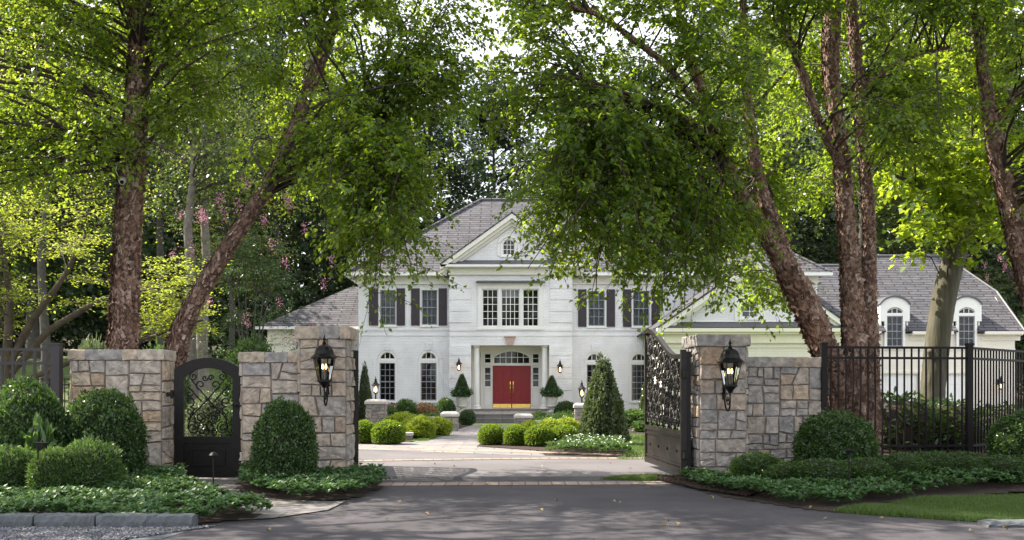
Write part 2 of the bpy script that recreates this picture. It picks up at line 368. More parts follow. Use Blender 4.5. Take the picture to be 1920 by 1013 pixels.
MAPLE = np.array([(0, .04), (.12, .42), (.40, .62), (.42, .28), (.72, .34), (1, 0), (.72, -.34), (.42, -.28), (.40, -.62), (.12, -.42), (0, -.04)])
def leafgeo(Pp, D, N, L, Wd, T=DIA, fold=.18):
    """one small polygon per leaf; returns vertices and index array"""
    D = unit(D); S = unit(np.cross(D, N)); N = np.cross(S, D); n = len(Pp); k = len(T)
    L = np.broadcast_to(np.asarray(L, float), (n,)); Wd = np.broadcast_to(np.asarray(Wd, float), (n,))
    V = (Pp[:, None] + D[:, None]*(T[None, :, :1]*L[:, None, None]) + S[:, None]*(T[None, :, 1:]*Wd[:, None, None])
         + N[:, None]*(np.abs(T[None, :, 1:])*fold*2-(T[None, :, :1]**2)*fold*.8)*Wd[:, None, None])
    return V.reshape(-1, 3), np.arange(n*k).reshape(n, k)
def tubes(Pt, Rr, sides=4):
    """Pt (N,K,3) curves, Rr (N,K)"""
    N, K, _ = Pt.shape; T = np.gradient(Pt, axis=1); T = unit(T)
    ref = np.array([.31, .22, .93]); U = unit(np.cross(T, ref)); Wv = np.cross(T, U)
    a = np.arange(sides)*2*PI/sides
    V = Pt[:, :, None]+(U[:, :, None]*np.cos(a)[None, None, :, None]+Wv[:, :, None]*np.sin(a)[None, None, :, None])*Rr[:, :, None, None]
    idx = np.arange(N*K*sides).reshape(N, K, sides); nx = np.roll(idx, -1, axis=2)
    F4 = np.stack([idx[:, :-1], nx[:, :-1], nx[:, 1:], idx[:, 1:]], -1).reshape(-1, 4)
    return V.reshape(-1, 3), F4
def inpoly(x, y, poly):
    c = np.zeros(len(x), bool); n = len(poly)
    for i in range(n):
        x1, y1 = poly[i]; x2, y2 = poly[(i+1) % n]
        if y1 == y2: continue
        m = ((y1 > y) != (y2 > y)) & (x < (x2-x1)*(y-y1)/(y2-y1)+x1); c ^= m
    return c
def sample(poly, n, rng):
    p = np.array(poly, float); lo, hi = p.min(0), p.max(0); out = np.zeros((0, 2))
    while len(out) < n:
        q = rng.uniform(lo, hi, (n*2+50, 2)); out = np.vstack([out, q[inpoly(q[:, 0], q[:, 1], poly)]])
    return out[:n]
def lump(Pn, seed, freq=1.0):
    r = np.random.default_rng(seed); s = 0
    for i in range(6):
        d = r.normal(size=3)*freq*(1+.5*i); s = s+np.sin(Pn@d+r.uniform(0, 6.3))/(1+.4*i)
    return s/2.6
print("helpers ready")
#@@STRUCTURE

# ============================================================ GROUND
def gridsheet(name, x0, x1, y0, y1, st, zf, mat, kind='structure', poly=None, z0=0):
    xs = np.arange(x0, x1+st*.5, st); ys = np.arange(y0, y1+st*.5, st)
    X, Y = np.meshgrid(xs, ys); Z = zf(X, Y)+z0
    V = np.stack([X, Y, Z], -1).reshape(-1, 3); nx, ny = len(xs), len(ys)
    i = np.arange(nx*ny).reshape(ny, nx); F4 = np.stack([i[:-1, :-1], i[:-1, 1:], i[1:, 1:], i[1:, :-1]], -1).reshape(-1, 4)
    if poly is not None:
        c = V[F4].mean(1); F4 = F4[inpoly(c[:, 0], c[:, 1], poly)]
    me = npmesh(name, V, [F4], [mat], smooth=True); o = link(name, me); tag(o, kind=kind); return o
thv = lambda X, Y: sm((Y-25)/30)*sm((-X-8)/9)*3.4+sm((Y-60)/55)*7
gridsheet('ground', -110, 110, -12, 230, 1.0, thv, M['lawn'], z0=-.012)
gridsheet('forest_floor', -110, 110, 57, 200, 1.0, thv, M['soil'], z0=.01)

def flat(name, pts, z, mat, kind='structure', thick=.0):
    m = MB()
    if thick: m.hprism([(p[0], p[1]) for p in pts], z-thick, z)
    else: m.poly([(p[0], p[1], z) for p in pts])
    return tag(m.build(name, mat), kind=kind)
def gp(*a): return [tuple(G(x, y)[:2]) for x, y in a]
def curve(f, n=16): return [f(i/n) for i in range(n+1)]
def bez(a, b, c, n=12): return [tuple((1-t)**2*np.array(a)+2*t*(1-t)*np.array(b)+t*t*np.array(c)) for t in np.linspace(0, 1, n+1)]
# entry drive (street side), tree shade put into its darker asphalt
left_edge = [(-9.0, 6.0)]+[tuple(G(290, 1013)[:2]), (-3.7, 10.6), (-4.2, 12), (-4.2, 17.15)]
right_edge = [(3.0, 17.15), (2.6, 16.9), (3.4, 14.5), (4.2, 12.8), (5.5, 11.6)]+[tuple(G(*q)[:2]) for q in ((1860, 986), (1990, 994))]+[(9.5, 9.6), (9.5, 6.0)]
flat('asphalt_driveway', left_edge+right_edge, .006, M['asphalt'])
flat('street_asphalt', [(-40, -6), (40, -6), (40, 6.05), (-40, 6.05)], .004, M['asphalt'])
# cobble threshold row in the gateway
fr = [(-2.62, 15.85), (2.5, 16.25)]
flat('threshold_pavers', [(-2.5, 15.35), (2.6, 15.65), (2.75, 16.2), (-2.5, 15.9)], .012, M['paver'])
# inner drive court, sunlight put into its paler asphalt, sweeping to the right
inner = [(-3.0, 17.15), (-4.5, 19.5), (-10, 21.5), (-16, 22), (-16, 26.5), (-8, 26.3)]+bez((-8, 26.3), (0, 26.6), (3.2, 21.9))+[(6, 21.3), (14, 23), (30, 30), (30, 24), (16, 18.6), (8, 18.2), (4.4, 18.15), (3.0, 17.15)]
flat('inner_driveway', inner, .005, M['drive'])
def band(name, a, b, c, w, z, mat, n=22):
    p = bez(a, b, c, n); out = []; inn = []
    for i, q in enumerate(p):
        d = np.array(p[min(i+1, n)])-np.array(p[max(i-1, 0)]); d = d/np.linalg.norm(d); nn = np.array((-d[1], d[0]))
        out.append(tuple(np.array(q)+nn*w/2)); inn.append(tuple(np.array(q)-nn*w/2))
    m = MB()
    for i in range(n): m.add([(*inn[i], z), (*inn[i+1], z), (*out[i+1], z), (*out[i], z)], [(0, 1, 2, 3)])
    o = m.build(name, mat); l = o.data.uv_layers[0].data; s = 0
    for pl in o.data.polygons:
        i = pl.index; L = np.linalg.norm(np.array(inn[i+1])-np.array(inn[i]))
        for k, uv in zip(pl.loop_indices, ((s, 0), (s+L, 0), (s+L, w), (s, w))): l[k].uv = uv
        s += L
    return tag(o, kind='structure')
band('paver_band', (-11, 25.2), (-1, 26.2), (3.4, 22.0), .5, .013, M['paver'])
band('paver_band_inner', (-9, 18.6), (-1.5, 22.4), (4.6, 21.6), .34, .014, M['paver'])
# bluestone walk from the drive to the steps
walk = [tuple(G(*q)[:2]) for q in ((660, 843), (1018, 856), (1005, 846), (893, 838), (935, 812), (962, 799), (890, 797), (868, 803), (832, 815), (772, 830), (660, 829))]
flat('bluestone_walk', walk, .009, M['bluestone'])
# flagstone path to the small gate
path = [(-5.6, 18), (-4.35, 18), (-4.35, 16.2), (-4.0, 14.6), (-3.0, 13.3), (-2.2, 13.1), (-2.25, 12.2), (-2.75, 11.4), (-3.2, 11.2), (-4.2, 12.4), (-5.2, 14.6), (-5.6, 16.2)]
flat('flagstone_path', path, .02, M['bluestone'])
# planting beds (mulch)
bedL = [(-16, 11.2), (-3.62, 10.75), tuple(G(500, 973)[:2]), (-3.3, 12.4), (-4.5, 14.2), (-5.3, 16.1), (-5.75, 17.2), (-16, 17.2)]
bedM = [(-4.4, 15.9), (-3.95, 14.3), (-2.95, 13.0), (-2.45, 13.0), (-2.1, 13.8), (-1.98, 15), (-2.2, 16.4), (-2.65, 17), (-4.5, 17)]
bedR = [(2.52, 16.2), (2.9, 13.86), (3.59, 12.42), (3.93, 12.04), (4.8, 13.0), (5.85, 13.65), (7.3, 14.1), (13, 14.6), (15, 15), (15, 21), (9, 21), (5.5, 18.6), (3.3, 17.6), (2.6, 17.3)]
def bedz(X, Y): return .36*sm((Y-13.4)/3.2)*sm((X-3.6)/1.6)+.016
def bedzl(X, Y): return .10*sm((Y-12.5)/3)*sm((-3-X)/1.5)+.022
gridsheet('planting_bed', 2.3, 15, 11.9, 21, .12, bedz, M['mulch'], poly=bedR)
gridsheet('planting_bed_left', -16, -3, 10.6, 17.3, .15, bedzl, M['mulch'], poly=bedL)
gridsheet('planting_bed_path', -4.6, -2, 13.3, 17.1, .12, bedzl, M['mulch'], poly=bedM)
flat('gravel_bed', [(-16, 7), (-9, 6.1), tuple(G(300, 1013)[:2]), (-3.35, 10.62), (-16, 11.1)], .010, M['granite'])
# mid beds in front of the house
flat('mulch_bed_left', [tuple(G(*q)[:2]) for q in ((640, 838), (755, 837), (775, 826), (826, 812), (866, 803), (884, 796), (640, 796))], .006, M['mulch'])
flat('mulch_bed_right', [tuple(G(*q)[:2]) for q in ((893, 837), (1010, 845), (1022, 855), (1185, 861), (1200, 850), (1215, 800), (968, 797))], .007, M['mulch'])
flat('small_lawn', [tuple(G(*q)[:2]) for q in ((770, 828), (800, 828), (842, 814), (800, 814))], .012, M['lawn'])

# kerb stones, front left
ks = [(-12.2, -9.3), (-9.28, -6.35), (-6.33, -5.32), (-5.30, -3.44)]
lab = ['long grey granite kerb stone furthest left, running out of the picture', 'grey granite kerb stone beside the gravel, second from the left end', 'shortest grey granite kerb stone beside the gravel', 'grey granite kerb stone ending the row beside the asphalt']
def rockbox(x0, x1, y0, y1, z1, seed, nx=24, ny=5, jit=.008):
    rr = random.Random(seed); m = MB(); vs = []; 
    prof = [(y0, 0), (y0-.004, z1*.5), (y0+.008, z1-.012), (y0+.022, z1), ((y0+y1)/2, z1), (y1-.02, z1), (y1, z1-.015), (y1, 0)]
    for i in range(nx+1):
        x = x0+(x1-x0)*i/nx
        e = .012 if i in (0, nx) else 0
        for y, z in prof: vs.append((x+rr.uniform(-jit, jit)*.6, y+rr.uniform(-jit, jit)+(e if y == y0 else 0), z+rr.uniform(-jit, jit)*(z > 0)-e*(z > .05)))
    K = len(prof); fs = [(i*K+j, (i+1)*K+j, (i+1)*K+j+1, i*K+j+1) for i in range(nx) for j in range(K-1)]
    fs += [tuple(range(K)), tuple(range((nx+1)*K-1, nx*K-1, -1))]
    return m.add(vs, fs)
x = None
for i, (a, b) in enumerate([(-9.4, -6.02), (-6.0, -5.12), (-5.10, -4.46), (-4.44, -3.42)]):
    o = rockbox(a, b, 10.62, 10.86, .15, i).build('kerb_stone', M['granite'], origin=((a+b)/2, 10.7, 0))
    tag(o, lab[i], 'kerb stone', 'kerb stones beside the gravel')
o = rockbox(5.12, 6.9, 10.7, 10.95, .07, 9).build('kerb_stone', M['granite'], origin=(6, 10.8, 0))
tag(o, 'low grey kerb stone at the edge of the right-hand grass', 'kerb stone')
# gravel stones
rng = np.random.default_rng(3)
def pebbles(name, poly, n, s0, s1, mat, z=.012):
    p = sample(poly, n, rng); s = rng.uniform(s0, s1, n)
    base = np.array([(1, 0, 0), (0, 1, 0), (-1, 0, 0), (0, -1, 0), (0, 0, 1.), (0, 0, -.6)])
    a = rng.uniform(0, 6.3, n); ca, sa = np.cos(a), np.sin(a)
    B = np.repeat(base[None], n, 0)*np.stack([s*rng.uniform(.7, 1.4, n), s*rng.uniform(.5, 1, n), s*rng.uniform(.35, .8, n)], -1)[:, None]
    B = B*(1+rng.uniform(-.25, .25, B.shape)); X = B[..., 0]*ca[:, None]-B[..., 1]*sa[:, None]; Y = B[..., 0]*sa[:, None]+B[..., 1]*ca[:, None]
    t = rng.normal(0, .35, (n, 2)); Z = B[..., 2]+X*t[:, :1]+Y*t[:, 1:]
    V = np.stack([X+p[:, :1], Y+p[:, 1:], Z+z+s[:, None]*.3], -1).reshape(-1, 3)
    f = np.array([(0, 1, 4), (1, 2, 4), (2, 3, 4), (3, 0, 4), (1, 0, 5), (2, 1, 5), (3, 2, 5), (0, 3, 5)])
    Fc = (f[None]+np.arange(n)[:, None, None]*6).reshape(-1, 3)
    return tag(link(name, npmesh(name, V, [Fc], [mat])), kind='stuff')
pebbles('gravel', [(-7.2, 9.2), (-3.9, 9.6), (-3.2, 10.75), (-3.6, 10.62), (-7.2, 10.62)], 16000, .012, .026, M['gravelm'])
pebbles('mulch_chips', [(2.4, 16.1), (2.75, 14.6), (3.2, 13.6), (3.6, 14.3), (3.2, 16.2), (2.7, 16.9), (2.4, 16.7)], 5000, .012, .03, M['mulch'], .04)
flp = sample([(-4.5, 9.2), (6, 9.2), (4.5, 11.9), (2.6, 15), (2.6, 17), (4, 20), (0, 24), (-4, 24), (-2.4, 17), (-2.4, 14), (-3, 11)], 55, rng)
V, Fi = leafgeo(np.c_[flp, np.full(len(flp), .022)], np.c_[rng.normal(size=(len(flp), 2)), rng.uniform(0, .35, len(flp))], np.c_[rng.normal(0, .3, (len(flp), 2)), np.ones(len(flp))], rng.uniform(.045, .09, len(flp)), rng.uniform(.03, .06, len(flp)), OVAL, .5)
tag(link('fallen_leaves', npmesh('fallen_leaves', V, [Fi], [M['sere']])), kind='stuff')

# ============================================================ STONE WALLS
def split_stones(poly, rr, big):
    """recursively split a convex polygon (u,v) into stones"""
    xs = [p[0] for p in poly]; ys = [p[1] for p in poly]; w = max(xs)-min(xs); h = max(ys)-min(ys)
    area = abs(sum(poly[i][0]*poly[(i+1) % len(poly)][1]-poly[(i+1) % len(poly)][0]*poly[i][1] for i in range(len(poly))))/2
    if area < rr.uniform(.35, 1.9)*big and w < .62 and h < .42: return [poly]
    if area < .25*big: return [poly]
    cx, cy = sum(xs)/len(xs)+rr.uniform(-.2, .2)*w, sum(ys)/len(ys)+rr.uniform(-.2, .2)*h
    ang = rr.gauss(0, .05) if area > .3 or rr.random() < (.7 if big > .08 else .85) else rr.gauss(0, .3)
    if area > .3: ang *= .35
    if w > h*1.25: ang += PI/2
    nx, ny = -math.sin(ang), math.cos(ang); A, B = [], []
    for i in range(len(poly)):
        p, q = poly[i], poly[(i+1) % len(poly)]; dp = (p[0]-cx)*nx+(p[1]-cy)*ny; dq = (q[0]-cx)*nx+(q[1]-cy)*ny
        (A if dp >= 0 else B).append(p)
        if dp*dq < 0:
            t = dp/(dp-dq); x = (p[0]+(q[0]-p[0])*t, p[1]+(q[1]-p[1])*t); A.append(x); B.append(x)
    if len(A) < 3 or len(B) < 3: return [poly]
    return split_stones(A, rr, big)+split_stones(B, rr, big)
def inset(poly, d):
    n = len(poly); ar = sum(poly[i][0]*poly[(i+1) % n][1]-poly[(i+1) % n][0]*poly[i][1] for i in range(n))
    if ar < 0: poly = poly[::-1]
    out = poly
    for i in range(n):
        (x1, y1), (x2, y2) = poly[i], poly[(i+1) % n]; L = math.hypot(x2-x1, y2-y1)
        if L < 1e-6: continue
        nx, ny = -(y2-y1)/L, (x2-x1)/L; new = []
        for k in range(len(out)):
            p, q = out[k], out[(k+1) % len(out)]; dp = (p[0]-x1)*nx+(p[1]-y1)*ny-d; dq = (q[0]-x1)*nx+(q[1]-y1)*ny-d
            if dp >= 0: new.append(p)
            if dp*dq < 0:
                t = dp/(dp-dq); new.append((p[0]+(q[0]-p[0])*t, p[1]+(q[1]-p[1])*t))
        out = new
        if len(out) < 3: return None
    return out
def stoneface(mb, o, ux, n, w, h, rr, big=.075, prot=.038, gap=.0085, z0=0):
    """stones covering a w x h face; o = lower left corner, ux = unit vector along, n = outward normal"""
    up = Vector((0, 0, 1))
    for pl in split_stones([(0, z0), (w, z0), (w, h), (0, h)], rr, big):
        q = inset(pl, gap)
        if not q or len(q) < 3: continue
        r = []                                   # rough outline
        for i in range(len(q)):
            a, b = q[i], q[(i+1) % len(q)]; L = math.hypot(b[0]-a[0], b[1]-a[1]); k = max(1, int(L/.07))
            for j in range(k):
                t = j/k; jj = .0045 if j else .003
                r.append((a[0]+(b[0]-a[0])*t+rr.uniform(-jj, jj), a[1]+(b[1]-a[1])*t+rr.uniform(-jj, jj)))
        cx = sum(p[0] for p in r)/len(r); cy = sum(p[1] for p in r)/len(r); pr = prot*rr.uniform(.55, 1.25)
        tx, ty = rr.uniform(-.05, .05), rr.uniform(-.05, .05)
        def pt(u, v, d): return o+ux*u+up*v+n*d
        K = len(r); vs = [pt(u, v, -.02) for u, v in r]
        vs += [pt(u+(cx-u)*.02, v+(cy-v)*.02, pr*.55) for u, v in r]
        def ins(u, v, f): return u+(cx-u)*f, v+(cy-v)*f
        for f, hh in ((.09, 1), (.42, 1.0)):
            for u, v in r:
                a, b = ins(u, v, f); vs.append(pt(a, b, pr*hh+(a-cx)*tx+(b-cy)*ty+rr.uniform(-.011, .011)))
        vs.append(pt(cx, cy, pr+rr.uniform(-.004, .008)))
        fs = [(L*K+i, L*K+(i+1) % K, (L+1)*K+(i+1) % K, (L+1)*K+i) for L in range(3) for i in range(K)]
        fs += [(3*K+i, 3*K+(i+1) % K, 4*K) for i in range(K)]
        mb.add(vs, fs)
def stonewall(root, a, b, thick, h, mat, seed, capH=.17, over=.05, big=.075, z0=0., mort=None, capmat=None, capn=None):
    """a->b = front line left to right (seen from the street)"""
    rr = random.Random(seed); a = Vector((*a, 0)); b = Vector((*b, 0)); ux = (b-a).normalized(); n = Vector((ux.y, -ux.x, 0)); L = (b-a).length
    hb = h-capH; m = MB(); stoneface(m, a, ux, n, L, hb, rr, big, z0=z0)
    stoneface(m, b, -n, ux, thick, hb, rr, big*.8, z0=z0)
    stoneface(m, a-n*thick, n, -ux, thick, hb, rr, big*.8, z0=z0)
    stoneface(m, b-n*thick, -ux, -n, L, hb, rr, big, z0=z0)
    m.build('stone_face', mat, root)
    c = MB(); fr_ = Matrix(((ux.x, -n.x, 0, a.x), (ux.y, -n.y, 0, a.y), (0, 0, 1, 0), (0, 0, 0, 1)))
    c.box(0, L, 0, thick, z0-.3, hb, fr_); c.build('mortar', mort or M['mortar'], root)
    c = MB(); x = -over; e = L+over
    while x < e-.02:
        w = min(rr.uniform(.24, .62), e-x)
        if e-x-w < .15: w = e-x
        k = 6; vs = []; j = .006
        for zz, ins_ in ((hb, .006), (hb+.02, 0), (hb+capH*.5, -.006), (hb+capH-.015, 0), (hb+capH, .014)):
            ring = [(x+.004+ins_+(w-.008-2*ins_)*t/k, -over+ins_) for t in range(k)]+[(x+w-.004-ins_, -over+ins_+(thick+2*over-2*ins_)*t/k) for t in range(k)]
            ring += [(x+w-.004-ins_-(w-.008-2*ins_)*t/k, thick+over-ins_) for t in range(k)]+[(x+.004+ins_, thick+over-ins_-(thick+2*over-2*ins_)*t/k) for t in range(k)]
            vs += [fr_ @ Vector((p[0]+rr.uniform(-j, j)*.3, p[1]+rr.uniform(-j, j)*1.2, zz+rr.uniform(-j, j)*.8)) for p in ring]
        K = 4*k; fs = [(q*K+i, q*K+(i+1) % K, (q+1)*K+(i+1) % K, (q+1)*K+i) for q in range(4) for i in range(K)]+[tuple(range(K-1, -1, -1)), tuple(range(4*K, 5*K))]
        c.add(vs, fs); x += w
    c.build('cap_stones', capmat or mat, root)

t = thing('stone_wall', 'tan and grey fieldstone wall between the left fence and the small arched gate', 'stone wall', (-6.4, 16.4, 0))
stonewall(t, (-7.16, 16.2), (-5.70, 16.2), .5, 2.15, M['stoneL'], 11, .17, big=.12)
t = thing('stone_wall', 'short fieldstone wall between the small arched gate and the left lantern pier', 'stone wall', (-3.9, 16.4, 0))
stonewall(t, (-4.40, 16.22), (-3.46, 16.22), .5, 2.11, M['stoneL'], 23, .17, big=.12)
t = thing('gate_pier', 'tall tan fieldstone gate pier left of the driveway carrying a lantern', 'gate pier', (-3.0, 16.4, 0))
stonewall(t, (-3.43, 16.1), (-2.68, 16.1), .6, 2.52, M['stoneL'], 31, .2, .07, big=.10)
t = thing('gate_pier', 'tall grey fieldstone gate pier right of the driveway carrying a lantern', 'gate pier', (3.4, 16.7, 0))
stonewall(t, (3.07, 16.3), (3.85, 16.38), .8, 2.40, M['stoneR'], 44, .19, .06, big=.075)
t = thing('stone_wall', 'grey fieldstone wing wall between the right pier and the black picket fence', 'stone wall', (4.6, 17.0, 0))
stonewall(t, (3.95, 16.78), (5.26, 16.95), .45, 2.05, M['stoneR'], 58, .17, big=.07)

# ============================================================ IRON GATES
def spiral(cx, cz, r, turns, a0, d=1, y=0, n=None, r1=.18):
    n = n or int(14*turns)+4
    return [(cx+math.cos(a0+d*2*PI*turns*i/n)*r*(1-(1-r1)*i/n), y, cz+math.sin(a0+d*2*PI*turns*i/n)*r*(1-(1-r1)*i/n)) for i in range(n+1)]
# small arched garden gate
gx, gy, gw = -5.53, 16.32, 1.11
gt = thing('garden_gate', 'small black arched garden gate with scrollwork between two stone walls', 'gate', (gx+gw/2, gy, 0))
def loc(p): return [(gx+a, gy, b) for a, b in p]
top = arc_pts(0, gw, 1.83, .19, 16); inn = arc_pts(.155, gw-.155, 1.68, .17, 16)
m = MB(); y0, y1 = gy-.03, gy+.03
ff = [(0, .06), (gw, .06)]
m.box(gx, gx+.155, y0, y1, .06, 1.68); m.box(gx+gw-.155, gx+gw, y0, y1, .06, 1.68)
for i in range(16):
    m.prism([(gx+inn[i][0], inn[i][1]), (gx+inn[i+1][0], inn[i+1][1]), (gx+top[i+1][0], top[i+1][1]), (gx+top[i][0], top[i][1])], y0, y1)
m.prism([(gx, 1.68), (gx+.155, 1.68), (gx+top[0][0], 1.83)], y0, y1); m.prism([(gx+gw-.155, 1.68), (gx+gw, 1.68), (gx+gw, 1.83)], y0, y1)
m.box(gx+.155, gx+gw-.155, y0, y1, .62, .73); m.box(gx+.155, gx+gw-.155, y0, y1, .06, .16)
m.build('frame', M['iron'], gt)
m = MB(); m.box(gx+.155, gx+gw-.155, gy-.012, gy+.012, .16, .62); m.build('lower_panel', M['iron'], gt)
m = MB(); a, b, c, d = gx+.27, gx+gw-.27, .25, .53
for q in ((a, b, c, c+.022), (a, b, d-.022, d), (a, a+.022, c+.022, d-.022), (b-.022, b, c+.022, d-.022)): m.box(q[0], q[1], gy-.026, gy-.012, q[2], q[3])
m.build('panel_moulding', M['iron'], gt)
m = MB(); r = .0075; cx, cz = gx+.545, 1.34
def tb(pts, rad=.0125): m.tube([(p[0], gy, p[-1]) for p in pts], rad, 5)
for s in (1, -1):
    tb([(cx-.33*s, 1.0), (cx, cz), (cx+.27*s, 1.66)]); tb([(cx+.33*s, 1.55), (cx+.10*s, 1.30)])
    tb(spiral(cx+.235*s, 1.715, .075, 1.4, PI/2 if s > 0 else PI/2, -s)); tb(spiral(cx+.12*s, 1.575, .085, 1.2, -PI/2, s))
    for zc, rr_, dd in ((1.44, .07, 1), (1.30, .085, -1), (1.145, .075, 1)): tb(spiral(cx-.295*s, zc, rr_, 1.15, dd*PI/2, -s*dd))
    tb(spiral(cx+.12*s, 1.04, .105, 1.8, PI*.9, -1 if s > 0 else 1)); tb(spiral(cx+.245*s, .87, .105, 1.7, PI/2, s)); tb(spiral(cx+.09*s, .80, .06, 1.3, -PI/2, s))
    tb([(cx+.2*s, 1.2), (cx+.285*s, 1.1), (cx+.3*s, .98), (cx+.33*s, .86)]); tb(spiral(cx+.05*s, 1.69, .05, 1.2, 0, s))
m.lathe([(0, -.03), (.026, -.012), (.03, 0), (.026, .012), (0, .03)], (cx, gy, cz), 8)
m.build('scrollwork', M['iron'], gt, smooth=True)
m = MB(); m.box(gx+gw-.105, gx+gw-.045, gy-.05, gy-.03, 1.33, 1.45); m.tube([(gx+gw-.075, gy-.05, 1.24), (gx+gw-.075, gy-.09, 1.24), (gx+gw-.16, gy-.09, 1.24)], .011, 6); m.lathe([(.02, 0), (.02, .03)], (gx+gw-.075, gy-.045, 1.2), 8)
m.build('latch', M['iron'], gt)
for z in (1.42, .18):
    m = MB(); m.box(gx-.12, gx, gy-.045, gy-.005, z-.035, z+.035); m.lathe([(.02, -.07), (.026, -.06), (.026, .06), (.02, .07)], (gx-.03, gy-.045, z), 8); m.build('hinge', M['iron'], gt)

# driveway gate leaves
def drive_leaf(name, label, hinge, far, seed):
    hx_, hy_ = hinge; L = math.dist(hinge, far); ux = Vector((far[0]-hx_, far[1]-hy_, 0)).normalized(); n = Vector((-ux.y, ux.x, 0))
    M4 = Matrix(((ux.x, n.x, 0, hx_), (ux.y, n.y, 0, hy_), (0, 0, 1, 0), (0, 0, 0, 1)))
    t = thing(name, label, 'gate', (hx_, hy_, 0), 'leaves of the driveway gate')
    def topz(s):   # s 0..1 from hinge
        return 2.09+.02*s+.56*float(sm((s-.12)/.78))
    N = 22; th_ = .035; m = MB()
    m.box(0, .085, -.045, .045, .08, 2.16, M4); m.box(L-.07, L, -th_, th_, .1, topz(1)-.06, M4)
    m.box(.085, L-.07, -th_, th_, .1, .2, M4); m.box(.085, L-.07, -th_, th_, .74, .82, M4)
    for i in range(N):
        s0, s1 = i/N, (i+1)/N; x0_, x1_ = .085+(L-.085)*s0, .085+(L-.085)*s1
        za, zb = topz(s0), topz(s1)
        m.prism([(x0_, za-.075), (x1_, zb-.075), (x1_, zb), (x0_, za)], -.045, .045, M4)
    m.build('frame', M['bronze'], t)
    m = MB(); m.box(.085, L-.07, -.012, .012, .2, .74, M4); m.build('lower_panel', M['bronze'], t)
    m = MB()
    for a, b, c, d in ((.12, L-.1, .235, .262), (.12, L-.1, .655, .682), (.12, .15, .262, .655), (L-.13, L-.1, .262, .655)):
        m.box(a, b, .012, .03, c, d, M4); m.box(a, b, -.03, -.012, c, d, M4)
    m.build('panel_moulding', M['bronze'], t)
    for k in range(4):
        m = MB(); xx = .45+(L-.9)*k/3
        for sgn in (1, -1): m.box(xx-.02, xx+.02, sgn*.012 if sgn > 0 else -.03, .03 if sgn > 0 else -.012, .44, .48, M4 @ Matrix.Translation((0, 0, 0)))
        m.build('rivet', M['iron'], t)
    m = MB(); r = .017
    def T(pts, rad=r): m.tube([(p[0], 0, p[-1]) for p in pts], rad, 5, M4=M4)
    nb = 6; w = (L-.17)/nb
    for k in range(nb+1):
        x_ = .085+w*k
        if 0 < k < nb: T([(x_, .82), (x_, 1.02)])
    for k in range(nb):
        xc = .085+w*(k+.5); z0 = .84; ht = topz((xc-.085)/(L-.085))-.09-z0; rows = 4
        for j in range(rows):
            zc = z0+ht*(j+.5)/rows; hh = ht/rows
            for s in (1, -1):
                T(spiral(xc+s*w*.22, zc-hh*.18, w*.22, 1.6, -PI/2, s)); T(spiral(xc+s*w*.2, zc+hh*.25, w*.19, 1.5, PI/2, -s), .015)
                m.lathe([(.001, -.03), (.028, 0), (.001, .03)], M4 @ Vector((xc+s*w*.42, 0, zc)), 6)
        # long ogee bars crossing the bay
        for s in (1, -1):
            T([(xc+s*w*.5*math.cos(PI*q/6), z0+ht*q/12) for q in range(13)], .017)
    m.build('scrollwork', M['iron'], t, smooth=True)
    for z in (1.76, .42):
        m = MB(); m.box(-.16, 0, -.03, .03, z-.05, z+.05, M4); m.tube([(-.02, 0, z-.08), (-.02, 0, z+.08)], .028, 8, M4=M4); m.build('hinge', M['iron'], t)
    return t
drive_leaf('driveway_gate', 'open right leaf of the black wrought iron driveway gate showing its scrollwork', (2.835, 16.42), (2.63, 19.5), 1)
drive_leaf('driveway_gate', 'open left leaf of the driveway gate seen edge on beside the left pier', (-2.635, 16.78), (-3.08, 19.75), 2)
m = MB(); m.box(2.86, 2.96, 16.47, 16.57, 0, 2.13); tag(m.build('gate_post', M['iron'], origin=(2.91, 16.52, 0)), 'slim black steel post carrying the right driveway gate leaf', 'gate post')

